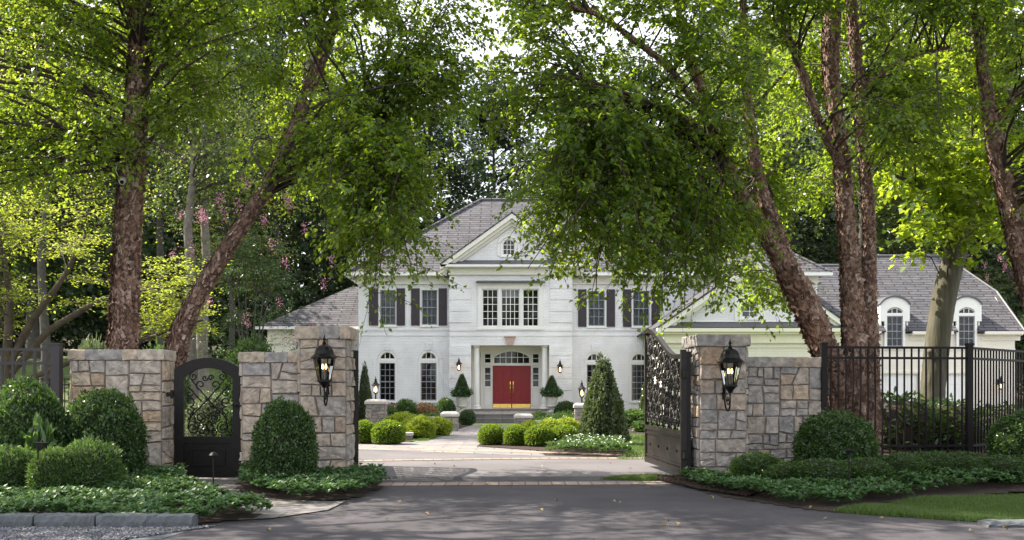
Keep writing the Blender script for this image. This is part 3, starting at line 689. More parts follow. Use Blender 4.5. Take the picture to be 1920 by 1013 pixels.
# ============================================================ LANTERNS ON THE PIERS
def ring6(c, r, z, n=6, rot=0): return [Vector((c[0]+r*math.cos(2*PI*i/n+rot), c[1]+r*math.sin(2*PI*i/n+rot), c[2]+z)) for i in range(n)]
def pier_lantern(label, c, back, s=1.0, rotm=0, glassc=None):
    """c = centre at the glass bottom, back = unit vector to the wall"""
    t = thing('wall_lantern', label, 'lantern', c, 'lanterns on the gate piers'); c = Vector(c); B = Vector(back)
    m = MB(); m.lathe([(.19*s, 0.335*s), (.205*s, .345*s), (.19*s, .365*s), (.15*s, .40*s), (.135*s, .46*s), (.105*s, .515*s), (.05*s, .545*s), (.028*s, .555*s), (.035*s, .575*s), (.02*s, .59*s), (.016*s, .615*s), (.03*s, .632*s), (.014*s, .648*s), (.004*s, .70*s)], c, 12, PI/12)
    m.build('roof', M['iron'], t, smooth=False)
    m = MB()
    m.lathe([(.0, -.125*s), (.025*s, -.12*s), (.04*s, -.09*s), (.065*s, -.06*s), (.095*s, -.03*s), (.115*s, -.02*s), (.115*s, 0)], c, 12, PI/12)
    m.build('base_cup', M['iron'], t)
    a, b = ring6(c, .095*s, 0), ring6(c, .172*s, .34*s)
    m = MB()
    for i in range(6): m.tube([a[i], b[i]], .008*s, 4)
    m.tube(a+[a[0]], .009*s, 4); m.tube(b+[b[0]], .01*s, 4); m.build('cage', M['iron'], t)
    m = MB()
    for i in range(6): j = (i+1) % 6; k = .93; m.poly([c+(q-c)*1.0*Vector((k, k, 1)) if False else Vector((c.x+(q.x-c.x)*k, c.y+(q.y-c.y)*k, q.z)) for q in (a[i], a[j], b[j], b[i])])
    m.build('glass', M['lanternglass'], t)
    for k in range(4):
        an = PI/4+k*PI/2; q = Vector((c.x+.035*s*math.cos(an), c.y+.035*s*math.sin(an), c.z))
        m = MB(); m.lathe([(.012*s, 0), (.012*s, .17*s)], q, 8); cd = m.build('candle', M['greycandle'], t)
        m = MB(); m.lathe([(.004*s, .17*s), (.012*s, .195*s), (.009*s, .22*s), (.001, .25*s)], q, 8); m.build('flame', M['flame'], cd, smooth=True)
    m = MB(); w = c+B*.30*s      # wall side
    pts = [c+Vector((0, 0, -.12*s)), c+Vector((0, 0, -.2*s))+B*.01]+[c+B*(.15*s-.15*s*math.cos(PI*i/10))+Vector((0, 0, -.2*s-.19*s*math.sin(PI*i/10))) for i in range(1, 11)]
    pts = [c+Vector((0, 0, -.12*s)), c+Vector((0, 0, -.27*s)), c+B*.02*s+Vector((0, 0, -.34*s)), c+B*.07*s+Vector((0, 0, -.385*s)), c+B*.14*s+Vector((0, 0, -.39*s)), c+B*.22*s+Vector((0, 0, -.33*s)), c+B*.28*s+Vector((0, 0, -.2*s)), c+B*.30*s+Vector((0, 0, -.05*s)), c+B*.31*s+Vector((0, 0, .1*s))]
    m.tube(pts, .013*s, 6)
    cc = c+B*.1*s+Vector((0, 0, -.25*s)); m.tube([cc+B*(math.cos(q)*.075*s*(1-q/14))+Vector((0, 0, math.sin(q)*.075*s*(1-q/14))) for q in np.linspace(0, 9, 22)], .009*s, 5)
    m.tube([c+B*.30*s+Vector((0, 0, .02*s)), c+B*.2*s+Vector((0, 0, .05*s)), c+B*.1*s+Vector((0, 0, -.0))], .011*s, 5)
    m.tube([c+B*.305*s+Vector((0, 0, -.22*s)), c+B*.305*s+Vector((0, 0, .26*s))], .03*s, 6)
    m.build('bracket', M['iron'], t, smooth=True)
    return t
pier_lantern('large black lantern with lit candles on the left tan stone pier', (wx(608, 15.75), 15.75, wz(713, 15.75)), (0, 1, 0), 1.03)
pier_lantern('large dark lantern with lit candles on the right grey stone pier', (wx(1369, 16.0), 16.0, wz(722, 16.0)), (-.1, .995, 0), 1.07)

# ============================================================ PICKET FENCES
def fence(label, pts, ztop, zbot, sp, pw, mat, railz, rails_h=.035, posts=(), group=None, pz=None, name='picket_fence', pd=.08, ph=.03):
    t = thing(name, label, 'fence', (pts[0][0], pts[0][1], 0), group); m = MB(); rm = []
    for z in railz: rm.append(MB())
    for (a, b) in zip(pts[:-1], pts[1:]):
        a = Vector((*a, 0)); b = Vector((*b, 0)); L = (b-a).length; u = (b-a)/L; n = Vector((-u.y, u.x, 0))
        M4 = Matrix(((u.x, n.x, 0, a.x), (u.y, n.y, 0, a.y), (0, 0, 1, 0), (0, 0, 0, 1))); k = max(1, int(L/sp))
        for i in range(1, k):
            x_ = L*i/k; m.box(x_-pw/2, x_+pw/2, -pw/2, pw/2, zbot, ztop-.02, M4)
        for q, z in zip(rm, railz): q.box(pd/2, L-pd/2, -.024, .024, z-rails_h, z, M4)
    m.build('pickets', mat, t)
    for q in rm: q.build('rail', mat, t)
    for p in posts:
        m = MB(); m.box(p[0]-pd/2, p[0]+pd/2, p[1]-pd/2, p[1]+pd/2, zbot-.3, ztop+ph); m.box(p[0]-pd*.62, p[0]+pd*.62, p[1]-pd*.62, p[1]+pd*.62, ztop+ph, ztop+ph+.03); m.build('post', mat, t)
    return t
fence('tall black picket fence right of the grey stone wall', [(5.30, 16.93), (7.9, 17.2), (12.6, 21.5), (16, 24.6)], 2.24, .38, .127, .024, M['fencepaint'], (2.24, 2.06, .55), .04, [(5.30, 16.93), (7.9, 17.2), (12.6, 21.5), (16, 24.6)], pd=.1)
fence('grey brown picket fence running off the left edge from the tan stone wall', [(-11.5, 15.6), (-7.27, 15.9)], 2.16, .15, .168, .038, M['greyfence'], (2.16, 1.94, .3), .045, [(-11.5, 15.6), (-7.27, 15.9)], pd=.14, ph=.05)
zf = th(-14, 30)
fence('low black fence across the sunny lawn behind the left fence', [(-19, 31), (-12.6, 29.3)], 1.85, .3, .13, .02, M['fencepaint'], (1.85, 1.68, .5), .03, [(-19, 31), (-12.6, 29.3)], pd=.12)

# ============================================================ PATH LIGHTS
def path_light(label, px, pyt, Y, z0):
    x_ = wx(px, Y); zt = wz(pyt, Y); t = thing('path_light', label, 'path light', (x_, Y, z0), 'path lights in the beds')
    m = MB(); m.tube([(x_, Y, z0-.1), (x_, Y, zt-.03)], .011, 8); m.build('stake', M['iron'], t)
    return t, x_, zt
t, x_, zt = path_light('black stake light with a flat bar head before the left boxwoods', 71, 833, 12.9, .1)
m = MB(); m.box(x_-.02, x_+.09, 12.86, 12.94, zt-.03, zt+.01); m.box(x_-.04, x_+.13, 12.84, 12.96, zt+.012, zt+.024); m.tube([(x_, 12.9, zt), (x_-.01, 12.9, zt+.07)], .006, 5); m.build('lamp_head', M['iron'], t)
t, x_, zt = path_light('black stake light with a small hooded head in front of the arched gate', 400, 851, 13.3, .03)
m = MB(); m.lathe([(.004, .025), (.03, .018), (.062, -.018), (.055, -.02), (.02, -.005)], (x_, 13.3, zt), 12); m.lathe([(.018, -.05), (.022, -.01)], (x_, 13.3, zt), 8); m.build('lamp_head', M['iron'], t)
t, x_, zt = path_light('black stake light with a flat head in the bed before the right fence', 1592, 844, 13.6, .15)
m = MB(); m.box(x_-.075, x_+.075, 13.54, 13.66, zt-.005, zt+.014); m.lathe([(.02, -.06), (.03, -.005)], (x_, 13.6, zt), 8); m.build('lamp_head', M['iron'], t)

# ============================================================ THE HOUSE
YB, YW = 48.0, 48.6
house = thing('brick_house', 'large white painted brick house with red double doors and grey shingle roof', 'house', (0, 54, 0))
def wallplane(mb, x0, x1, z0, z1, Y, ops, depth=.16):
    """front wall (facing -Y) with real openings; ops = (xa,xb,za,zb,rise)"""
    xs = sorted({x0, x1, *[o[0] for o in ops], *[o[1] for o in ops]}); zs = sorted({z0, z1, *[o[2] for o in ops], *[o[3] for o in ops]})
    for i in range(len(xs)-1):
        zc0 = None
        for j in range(len(zs)-1):
            cx, cz = (xs[i]+xs[i+1])/2, (zs[j]+zs[j+1])/2
            if any(o[0] < cx < o[1] and o[2] < cz < o[3] for o in ops): continue
            mb.add([(xs[i], Y, zs[j]), (xs[i+1], Y, zs[j]), (xs[i+1], Y, zs[j+1]), (xs[i], Y, zs[j+1])], [(0, 1, 2, 3)])
    for xa, xb, za, zb, rise in ops:
        if rise:
            ap = arc_pts(xa, xb, zb-rise, rise, 12)
            for (a, b) in zip(ap[:-1], ap[1:]):
                mb.add([(a[0], Y, a[1]), (b[0], Y, b[1]), (b[0], Y, zb), (a[0], Y, zb)], [(0, 1, 2, 3)])
                mb.add([(a[0], Y, a[1]), (a[0], Y+depth, a[1]), (b[0], Y+depth, b[1]), (b[0], Y, b[1])], [(0, 1, 2, 3)])
            zt = zb-rise
        else:
            zt = zb; mb.add([(xa, Y, zb), (xa, Y+depth, zb), (xb, Y+depth, zb), (xb, Y, zb)], [(0, 1, 2, 3)])
        mb.add([(xa, Y, za), (xa, Y+depth, za), (xa, Y+depth, zt), (xa, Y, zt)], [(0, 1, 2, 3)])
        mb.add([(xb, Y, za), (xb, Y, zt), (xb, Y+depth, zt), (xb, Y+depth, za)], [(0, 1, 2, 3)])
        mb.add([(xa, Y, za), (xb, Y, za), (xb, Y+depth, za), (xa, Y+depth, za)], [(0, 1, 2, 3)])
def bars(m, x0, x1, z0, z1, cols, rows, Y, b=.022, d=.03, rise=0, edge=.05):
    """sash: outer frame and glazing bars"""
    zt = z1-rise
    m.box(x0, x0+edge, Y, Y+d, z0, zt); m.box(x1-edge, x1, Y, Y+d, z0, zt); m.box(x0+edge, x1-edge, Y, Y+d, z0, z0+edge)
    if rise:
        o = arc_pts(x0, x1, zt, rise, 12); q = arc_pts(x0+edge, x1-edge, zt-.0, rise-edge*.9, 12)
        for i in range(12): m.prism([q[i], q[i+1], o[i+1], o[i]], Y, Y+d)
    else: m.box(x0+edge, x1-edge, Y, Y+d, z1-edge, z1)
    for c in range(1, cols):
        x_ = x0+edge+(x1-x0-2*edge)*c/cols; zz = z1-edge*.5
        if rise: zz = zt+rise*(1-(abs(x_-(x0+x1)/2)/((x1-x0)/2))**2)-edge*.5
        m.box(x_-b/2, x_+b/2, Y+.004, Y+d-.004, z0+edge, zz)
    for r_ in range(1, rows):
        z_ = z0+edge+(z1-z0-2*edge)*r_/rows; m.box(x0+edge, x1-edge, Y+.007, Y+d-.007, z_-b/2, z_+b/2)
def window(par, x0, x1, z0, z1, Y, cols, rows, mat, rise=0, cas=.07, curtain=True, meet=False, casmat=None, group=None):
    """window part with pane, sash and curtain under it; the casing sits in the opening"""
    zt = z1-rise; m = MB(); Yc = Y-.02
    m.box(x0, x0+cas, Yc, Y+.14, z0, zt); m.box(x1-cas, x1, Yc, Y+.14, z0, zt); m.box(x0-.04, x1+.04, Y-.07, Y-.001, z0-.07, z0-.002); m.box(x0+cas, x1-cas, Yc, Y+.14, z0, z0+.04)
    if rise:
        o = arc_pts(x0, x1, zt, rise, 12); q = arc_pts(x0+cas, x1-cas, zt, rise-cas*.8, 12)
        for i in range(12): m.prism([q[i], q[i+1], o[i+1], o[i]], Yc, Y+.14)
    else: m.box(x0+cas, x1-cas, Yc, Y+.14, z1-cas, z1)
    w = m.build('window', casmat or M['whitetrim'], par)
    a, b, c, d = x0+cas, x1-cas, z0+.04, z1-cas*.8
    s = MB(); bars(s, a, b, c, d, cols, rows, Y+.05, rise=max(rise-cas*.8, 0), b=.026)
    if meet: s.box(a+.05, b-.05, Y+.045, Y+.085, (c+d)/2-.025, (c+d)/2+.025)
    s.build('sash', mat, w)
    g = MB()
    if rise:
        q = arc_pts(a, b, zt, rise-cas*.8, 12); g.poly([(a, Y+.09, c), (b, Y+.09, c)]+[(p[0], Y+.09, p[1]) for p in q[::-1]])
    else: g.poly([(a, Y+.09, c), (b, Y+.09, c), (b, Y+.09, d), (a, Y+.09, d)])
    g.build('pane', M['glass'], w)
    if curtain:
        k = 40; cu = MB(); pts = [(a+(b-a)*i/k, Y+.19+.025*math.sin(i*1.9)+.012*math.sin(i*.7)) for i in range(k+1)]
        for i in range(k):
            if curtain == 'sides' and .25 < (i+.5)/k < .75: continue
            (p, q), (u, v) = pts[i], pts[i+1]; cu.poly([(p, q, c), (u, v, c), (u, v, z1), (p, q, z1)])
        cu.build('curtain', M['curtain'], w)
    return w
def S(px0, px1, py1, py0, Y, rise=0):
    """pixel rectangle -> wall opening"""
    return (wx(px0, Y), wx(px1, Y), wz(py0, Y), wz(py1, Y), rise)
# ---- wings
lowL = [S(708.5, 744, 657, 753, YW, .42), S(785.5, 821.5, 657, 753, YW, .42)]
upL = [S(710.5, 744, 542, 611, YW), S(788.5, 822, 542, 611, YW)]
lowR = [S(1097, 1131.5, 660, 753, YW, .42), S(1181, 1216, 660, 753, YW, .42)]
upR = [S(1101, 1136, 544, 613, YW), S(1185, 1220, 544, 613, YW)]
XL, XR = wx(672, YW), 14.9; ZE = wz(512, YW)
m = MB(); wallplane(m, XL, wx(843, YW), -.3, ZE, YW, lowL+upL); wallplane(m, wx(1072, YW), XR, -.3, ZE, YW, lowR+upR)
m.add([(XL, YW, -.3), (XL, 60, -.3), (XL, 60, ZE), (XL, YW, ZE)], [(3, 2, 1, 0)]); m.add([(XR, YW, -.3), (XR, 60, -.3), (XR, 60, ZE), (XR, YW, ZE)], [(0, 1, 2, 3)])
m.add([(XL, 60, -.3), (XR, 60, -.3), (XR, 60, ZE), (XL, 60, ZE)], [(3, 2, 1, 0)])
m.build('wall', M['brick'], house)
m = MB(); m.box(XL+.3, wx(848, YB), YW+.5, YW+.6, 0, ZE-.1); m.box(wx(1070, YB), XR-.3, YW+.5, YW+.6, 0, ZE-.1); m.box(wx(886, YB), wx(1028, YB), YB+.62, YB+.7, wz(632, YB), wz(530, YB))
m.build('room_backing', M['room_backing'], house)
for o in upL+upR: window(house, *o[:4], YW, 3, 4, M['greysash'], 0, .055, True, True)
for o in lowL+lowR:
    xa, xb, za, zb, rise = o; tr = zb-rise-.12
    # tall sash below, three-light arched transom above
    w = window(house, xa, xb, za, tr, YW, 3, 6, M['greysash'], 0, .08, False, True)
    m = MB(); m.box(xa, xb, YW-.03, YW+.14, tr+.001, tr+.11)
    o2 = arc_pts(xa, xb, zb-rise, rise, 12); q2 = arc_pts(xa+.09, xb-.09, zb-rise, rise-.09, 12)
    for i in range(12): m.prism([q2[i], q2[i+1], o2[i+1], o2[i]], YW-.02, YW+.14)
    for a_, b_ in ((xa, xa+.09), (xb-.09, xb)): m.box(a_, b_, YW-.02, YW+.14, tr+.11, zb-rise)
    tw_ = m.build('transom_window', M['whitetrim'], house)
    s = MB(); bars(s, xa+.09, xb-.09, tr+.11, zb-.09, 3, 1, YW+.05, .03, rise=rise-.09, edge=.03); s.build('sash', M['whitetrim'], tw_)
    g = MB(); q3 = arc_pts(xa+.09, xb-.09, zb-rise, rise-.1, 12); g.poly([(xa+.09, YW+.09, tr+.11), (xb-.09, YW+.09, tr+.11)]+[(p[0], YW+.09, p[1]) for p in q3[::-1]]); g.build('pane', M['glass'], tw_)
    # raised brick surround with hood and keystone
    m = MB(); A = arc_pts(xa-.02, xb+.02, zb-rise, rise+.02, 14); Bp = arc_pts(xa-.24, xb+.24, zb-rise+.02, rise+.20, 14)
    for i in range(14): m.prism([A[i], A[i+1], Bp[i+1], Bp[i]], YW-.035, YW-.001)
    m.prism([(A[0][0], zb-rise-.0), A[0], Bp[0], (Bp[0][0], zb-rise)], YW-.035, YW-.001)
    m.box(xa-.24, xa-.06, YW-.03, YW-.001, za-.02, zb-rise); m.box(xb+.06, xb+.24, YW-.03, YW-.001, za-.02, zb-rise)
    m.build('window_surround', M['brick'], house)
    xc = (xa+xb)/2; m = MB(); m.prism([(xc-.09, zb+.0), (xc+.09, zb+.0), (xc+.15, zb+.34), (xc-.15, zb+.34)], YW-.075, YW-.002); m.build('keystone', M['brick'], house)
# shutters
for a, b in ((692, 709), (743.5, 759.5), (771, 787), (822.5, 838)):
    m = MB(); x0, x1, z0, z1 = wx(a, YW), wx(b, YW), wz(610.5, YW), wz(541, YW); m.box(x0, x1, YW-.05, YW-.005, z0, z1)
    for zz0, zz1 in ((z0+.08, (z0+z1)/2-.05), ((z0+z1)/2+.05, z1-.08)): m.box(x0+.06, x1-.06, YW-.062, YW-.05, zz0, zz1)
    m.build('shutter', M['shutter'], house)
for a, b in ((1084, 1099.5), (1137.5, 1153), (1168, 1183.5), (1221.5, 1238)):
    m = MB(); x0, x1, z0, z1 = wx(a, YW), wx(b, YW), wz(613, YW), wz(543, YW); m.box(x0, x1, YW-.05, YW-.005, z0, z1)
    for zz0, zz1 in ((z0+.08, (z0+z1)/2-.05), ((z0+z1)/2+.05, z1-.08)): m.box(x0+.06, x1-.06, YW-.062, YW-.05, zz0, zz1)
    m.build('shutter', M['shutter'], house)
# belt courses and friezes
m = MB()
for x0, x1, Y in ((XL-.02, wx(843, YB)-.002, YW), (wx(1072, YB)+.002, XR, YW), (wx(843, YB), wx(1072, YB), YB)):
    for py, h, pr in ((617, .09, .035), (627.5, .07, .028)): m.box(x0, x1, Y-pr, Y-.001, wz(py, Y)-h, wz(py, Y))
m.build('belt_course', M['brick'], house)
m = MB()
for x0, x1 in ((XL-.05, wx(843, YB)-.002), (wx(1072, YB)+.002, XR+.05)):
    zt = wz(509, YW)
    m.box(x0, x1, YW-.06, YW-.001, zt-.62, zt-.06); m.box(x0, x1, YW-.11, YW-.06, zt-.64, zt-.57); m.box(x0, x1, YW-.28, YW-.06, zt-.22, zt-.062)
m.box(XL-.06, XL-.001, YW, 60, zt-.62, zt-.06)
m.build('frieze', M['trim'], house)
# ---- centre bay
BX0, BX1 = wx(843, YB), wx(1072, YB); PX0, PX1 = wx(883, YB), wx(1030, YB); PZ = wz(647.5, YB)
tri = S(903, 1011, 538, 615, YB)
porch = (PX0, PX1, -.3, PZ, 0)
ZP = wz(515, YB)
m = MB(); wallplane(m, BX0, BX1, -.3, ZP, YB, [tri, porch], .2)
m.add([(BX0, YB, -.3), (BX0, YW, -.3), (BX0, YW, ZP), (BX0, YB, ZP)], [(3, 2, 1, 0)]); m.add([(BX1, YB, -.3), (BX1, YW, -.3), (BX1, YW, ZP), (BX1, YB, ZP)], [(0, 1, 2, 3)])
m.build('wall', M['brick'], house)
# raised rustication bands
for q0, q1, ed in ((843, 882.5, [648, 667.5, 690, 710.5, 733, 755, 775]), (1030.5, 1072, [648, 667.5, 690, 710.5, 733, 755, 775]), (843, 882, [521, 541.5, 563, 584.5, 606]), (1032, 1072, [521, 541.5, 563, 584.5, 606])):
    for u, v in zip(ed[:-1], ed[1:]):
        m = MB(); m.box(wx(q0, YB)-.02, wx(q1, YB)+.02, YB-.045, YB-.001, wz(v, YB)+.03, wz(u, YB)-.02); m.build('quoin', M['brick'], house)
# triple window
x0, x1, z0, z1, _ = tri
m = MB(); m.box(x0-.17, x0+.02, YB-.06, YB+.15, z0-.02, z1+.12); m.box(x1-.02, x1+.17, YB-.06, YB+.15, z0-.02, z1+.12)
m.box(x0+.02, x1-.02, YB-.06, YB+.15, z1-.1, z1+.12); m.box(x0+.02, x1-.02, YB-.06, YB+.15, z0-.02, z0+.06); m.box(x0-.25, x1+.25, YB-.09, YB-.001, z0-.09, z0-.022)
m.box(x0-.2, x1+.2, YB-.16, YB-.002, z1+.122, z1+.2)
ma, mb_ = wx(936.8, YB), wx(977.2, YB)
for q in (ma, mb_): m.box(q-.06, q+.06, YB-.05, YB+.15, z0+.06, z1-.1)
tw_ = m.build('triple_window', M['whitetrim'], house)
for a, b, c in ((x0+.02, ma-.06, 3), (ma+.06, mb_-.06, 4), (mb_+.06, x1-.02, 3)):
    s = MB(); bars(s, a, b, z0+.06, z1-.1, c, 5, YB+.05, .03, edge=.055); s.build('sash', M['whitetrim'], tw_)
    g = MB(); g.poly([(a, YB+.09, z0+.06), (b, YB+.09, z0+.06), (b, YB+.09, z1-.1), (a, YB+.09, z1-.1)]); g.build('pane', M['glass'], tw_)
m = MB(); m.box(ma+.06, mb_-.06, YB+.16, YB+.18, z1-.5, z1-.1); m.build('window_blind', M['curtain'], tw_)
m = MB(); m.slab([(x0-.27, YB-.32, z1+.2), (x1+.27, YB-.32, z1+.2), (x1+.22, YB, z1+.30), (x0-.22, YB, z1+.30)], .05); m.build('window_hood', M['slate'], house)
m = MB(); m.prism([(wx(950.5, YB), wz(647, YB)), (wx(962, YB), wz(647, YB)), (wx(966, YB), wz(633.5, YB)), (wx(947, YB), wz(633.5, YB))], YB-.1, YB-.002); m.box(wx(945.5, YB), wx(967.5, YB), YB-.13, YB-.002, wz(633, YB), wz(630, YB)); m.build('keystone', M['pinkstone'], house)
# frieze + pediment
PZ0 = wz(496.5, YB-.5)
m = MB(); m.box(BX0-.03, BX1+.03, YB-.10, YB-.001, ZP, ZP+.5); m.box(BX0-.06, BX1+.06, YB-.14, YB-.101, ZP-.02, ZP+.05); m.box(BX0-.1, BX1+.1, YB-.28, YB-.101, ZP+.28, ZP+.5); m.build('frieze', M['trim'], house)
YG = YB-.5; cxl, cxr, apx = wx(824, YG), wx(1096, YG), wx(960, YG); pz0, pza = wz(495, YG), wz(397, YG)
m = MB(); m.box(cxl+.05, cxr-.05, YG, YB, pz0-.13, pz0-.02); m.build('pediment_cornice', M['whitetrim'], house)
m = MB(); m.slab([(cxl+.3, YG+.02, pz0-.01), (cxr-.3, YG+.02, pz0-.01), (cxr-.75, YB-.01, pz0+.24), (cxl+.75, YB-.01, pz0+.24)], .04); m.build('pediment_apron', M['slate'], house)
sl = (pza-pz0)/(apx-cxl)
gw_ = (wx(939, YB), wx(969, YB), wz(480, YB), wz(446, YB), .28)
m = MB(); z_ = pz0+.2
def gz(x_): return pza-.25-abs(x_-apx)*sl
n = 40; xs = sorted([cxl+.4+(cxr-cxl-.8)*i/n for i in range(n+1)]+[gw_[0], gw_[1]])
for a, b in zip(xs[:-1], xs[1:]):
    c = (a+b)/2
    if gw_[0] < c < gw_[1]:
        m.add([(a, YB, z_), (b, YB, z_), (b, YB, gw_[2]), (a, YB, gw_[2])], [(0, 1, 2, 3)]); m.add([(a, YB, gw_[3]), (b, YB, gw_[3]), (b, YB, gz(b)), (a, YB, gz(a))], [(0, 1, 2, 3)])
    elif gz(c) > z_: m.add([(a, YB, z_), (b, YB, z_), (b, YB, max(gz(b), z_+.001)), (a, YB, max(gz(a), z_+.001))], [(0, 1, 2, 3)])
m.build('gable_wall', M['brick'], house)
window(house, *gw_[:4], YB, 3, 3, M['whitetrim'], .28, .08, False)
m = MB(); m.box(gw_[0]-.6, gw_[1]+.6, YB+.4, YB+.45, gw_[2]-.3, gw_[3]+.2); m.build('room_backing', M['room_backing'], house)
m = MB(); A = arc_pts(gw_[0]-.02, gw_[1]+.02, gw_[3]-.28, .30, 12); Bp = arc_pts(gw_[0]-.16, gw_[1]+.16, gw_[3]-.28, .44, 12)
for i in range(12): m.prism([A[i], A[i+1], Bp[i+1], Bp[i]], YB-.04, YB-.001)
for a, b in ((gw_[0]-.16, gw_[0]-.04), (gw_[1]+.04, gw_[1]+.16)): m.box(a, b, YB-.04, YB-.001, gw_[2], gw_[3]-.25)
m.build('window_surround', M['whitetrim'], house)
# raking cornice and small front roof
m = MB(); mr = MB()
for s, ex in ((-1, cxl), (1, cxr)):
    for d0, d1, yy0, yy1 in ((.06, .30, YG, YB), (.30, .46, YG+.18, YB), (.46, .60, YB-.14, YB)):
        m.prism([(ex-s*.02, pz0-d0+.02), (ex-s*.02, pz0-d1+.02), (apx, pza-d1), (apx, pza-d0)] if s < 0 else [(apx, pza-d0), (apx, pza-d1), (ex-s*.02, pz0-d1+.02), (ex-s*.02, pz0-d0+.02)], yy0+(.003 if s > 0 else 0), yy1-.002)
    mr.slab([(ex, YG-.03, pz0), (apx, YG-.03, pza), (apx, 53.2, pza), (ex, 53.2-3.5, pz0)], .06)
m.build('raking_cornice', M['trim'], house); mr.build('gable_roof', M['shingle'], house)
# main roof
ex0, ex1, ey0, ey1, ez = XL-.45, XR+.5, 48.1, 60.6, wz(511, 48.1); rz = 11.9; run = (ey1-ey0)/2
rl, rr_ = (ex0+run, (ey0+ey1)/2, rz), (ex1-run, (ey0+ey1)/2, rz)
c = [(ex0, ey0, ez), (ex1, ey0, ez), (ex1, ey1, ez), (ex0, ey1, ez)]
m = MB(); m.slab([c[0], c[1], rr_, rl], .09); m.slab([c[1], c[2], rr_], .09); m.slab([c[2], c[3], rl, rr_], .09); m.slab([c[3], c[0], rl], .09)
rf = m.build('roof', M['shingle'], house)
m = MB()
for a, b in ((rl, rr_), (c[0], rl), (c[1], rr_)): m.tube([Vector(a)+Vector((0, 0, .03)), Vector(b)+Vector((0, 0, .03))], .09, 6)
m.build('ridge_cap', M['shingle'], rf)
for a, b in ((ex0-.06, wx(838, ey0)), (wx(1079, ey0), ex1+.06)):
    m = MB(); m.box(a, b, ey0-.13, ey0-.002, ez-.16, ez-.01); m.box(a, b, ey0, YW-.06, ez-.15, ez-.11); m.build('gutter', M['whitetrim'], house)
m = MB(); m.box(ex0-.13, ex0-.002, ey0-.13, ey1, ez-.16, ez-.01); m.build('gutter', M['whitetrim'], house)
for a, b in ((832, 843), (1075, 1086)):
    m = MB(); m.box(wx(a, 48.1), wx(b, 48.1), 48.0, 48.5, ez-.22, ez-.03); m.build('gutter_end', M['gutter'], house)
# chimney
m = MB(); a, b = wx(672, 52), wx(702, 52); m.box(a, b, 51.6, 52.6, 7, wz(440, 52)); m.box(a-.08, b+.08, 51.52, 52.68, wz(440, 52), wz(436, 52)); m.build('chimney', M['brick'], rf)
# ---- porch
YD = YB+1.35; fz = .62
m = MB(); m.box(PX0-.12, PX0, YB+.2, YD+.2, fz, PZ); m.box(PX1, PX1+.12, YB+.2, YD+.2, fz, PZ); m.box(PX0, PX1, YB+.004, YD+.2, PZ+.002, PZ+.08)
m.build('porch_lining', M['creamtrim'], house)
m = MB(); a, b = wx(903, YD), wx(1014, YD); 
dx0, dx1, dz0, dz1 = wx(923.5, YD), wx(995.5, YD), wz(766, YD), wz(686, YD)
sl0, sl1 = (wx(908, YD), wx(920.8, YD)), (wx(998.2, YD), wx(1011, YD))
ops = [(dx0, dx1, dz0, dz1, 0), (wx(925.5, YD), wx(993.5, YD), wz(682.3, YD), wz(658, YD), .32)]
for q in (sl0, sl1): ops += [(q[0], q[1], wz(681.5, YD), wz(663, YD), 0), (q[0], q[1], wz(726, YD), wz(688.5, YD), 0)]
wallplane(m, PX0, PX1, fz-.05, PZ, YD, ops, .1)
m.build('door_surround', M['trim'], house)
m = MB()
def fr2(x0, x1, z0, z1, w, d): m.box(x0-w, x0, YD-d, YD-.001, z0-w, z1+w); m.box(x1, x1+w, YD-d, YD-.001, z0-w, z1+w); m.box(x0, x1, YD-d, YD-.001, z1, z1+w); m.box(x0, x1, YD-d, YD-.001, z0-w, z0)
fr2(dx0, dx1, dz0, dz1, .06, .05)
for q in (sl0, sl1):
    fr2(q[0], q[1], wz(681.5, YD), wz(663, YD), .05, .035); fr2(q[0], q[1], wz(726, YD), wz(688.5, YD), .05, .035); m.box(q[0]+.02, q[1]-.02, YD-.02, YD-.001, wz(760, YD), wz(733, YD)); m.box(q[0]-.07, q[1]+.07, YD-.03, YD-.001, wz(731.5, YD), wz(730, YD))
m.box(a, b, YD-.09, YD-.051, wz(685.2, YD), wz(683.2, YD))
A = arc_pts(ops[1][0], ops[1][1], ops[1][3]-.32, .32, 16); Bp = arc_pts(ops[1][0]-.06, ops[1][1]+.06, ops[1][3]-.32, .38, 16)
for i in range(16): m.prism([A[i], A[i+1], Bp[i+1], Bp[i]], YD-.05, YD-.001)
m.box(a-.05, a+.05, YD-.1, YD-.052, fz, wz(659, YD)); m.box(b-.05, b+.05, YD-.1, YD-.052, fz, wz(659, YD))
m.build('door_trim', M['whitetrim'], house)
m = MB(); m.box(PX0, PX1, YD+.5, YD+.55, fz, PZ); m.build('room_backing', M['room_backing'], house)
def lights(nm, o, cols, rows, rise=0):
    s = MB(); bars(s, o[0], o[1], o[2], o[3], cols, rows, YD+.02, .032, rise=rise, edge=.035); f = s.build(nm, M['whitetrim'], house)
    g = MB()
    if rise: g.poly([(o[0], YD+.06, o[2]), (o[1], YD+.06, o[2])]+[(p[0], YD+.06, p[1]) for p in arc_pts(o[0], o[1], o[3]-rise, rise, 12)[::-1]])
    else: g.poly([(o[0], YD+.06, o[2]), (o[1], YD+.06, o[2]), (o[1], YD+.06, o[3]), (o[0], YD+.06, o[3])])
    g.build('pane', M['glass'], f)
lights('fanlight', ops[1], 6, 2, .32)
for o in (ops[2], ops[4]): lights('sidelight', o, 1, 2)
for o in (ops[3], ops[5]): lights('sidelight', o, 1, 3)
xm = (dx0+dx1)/2
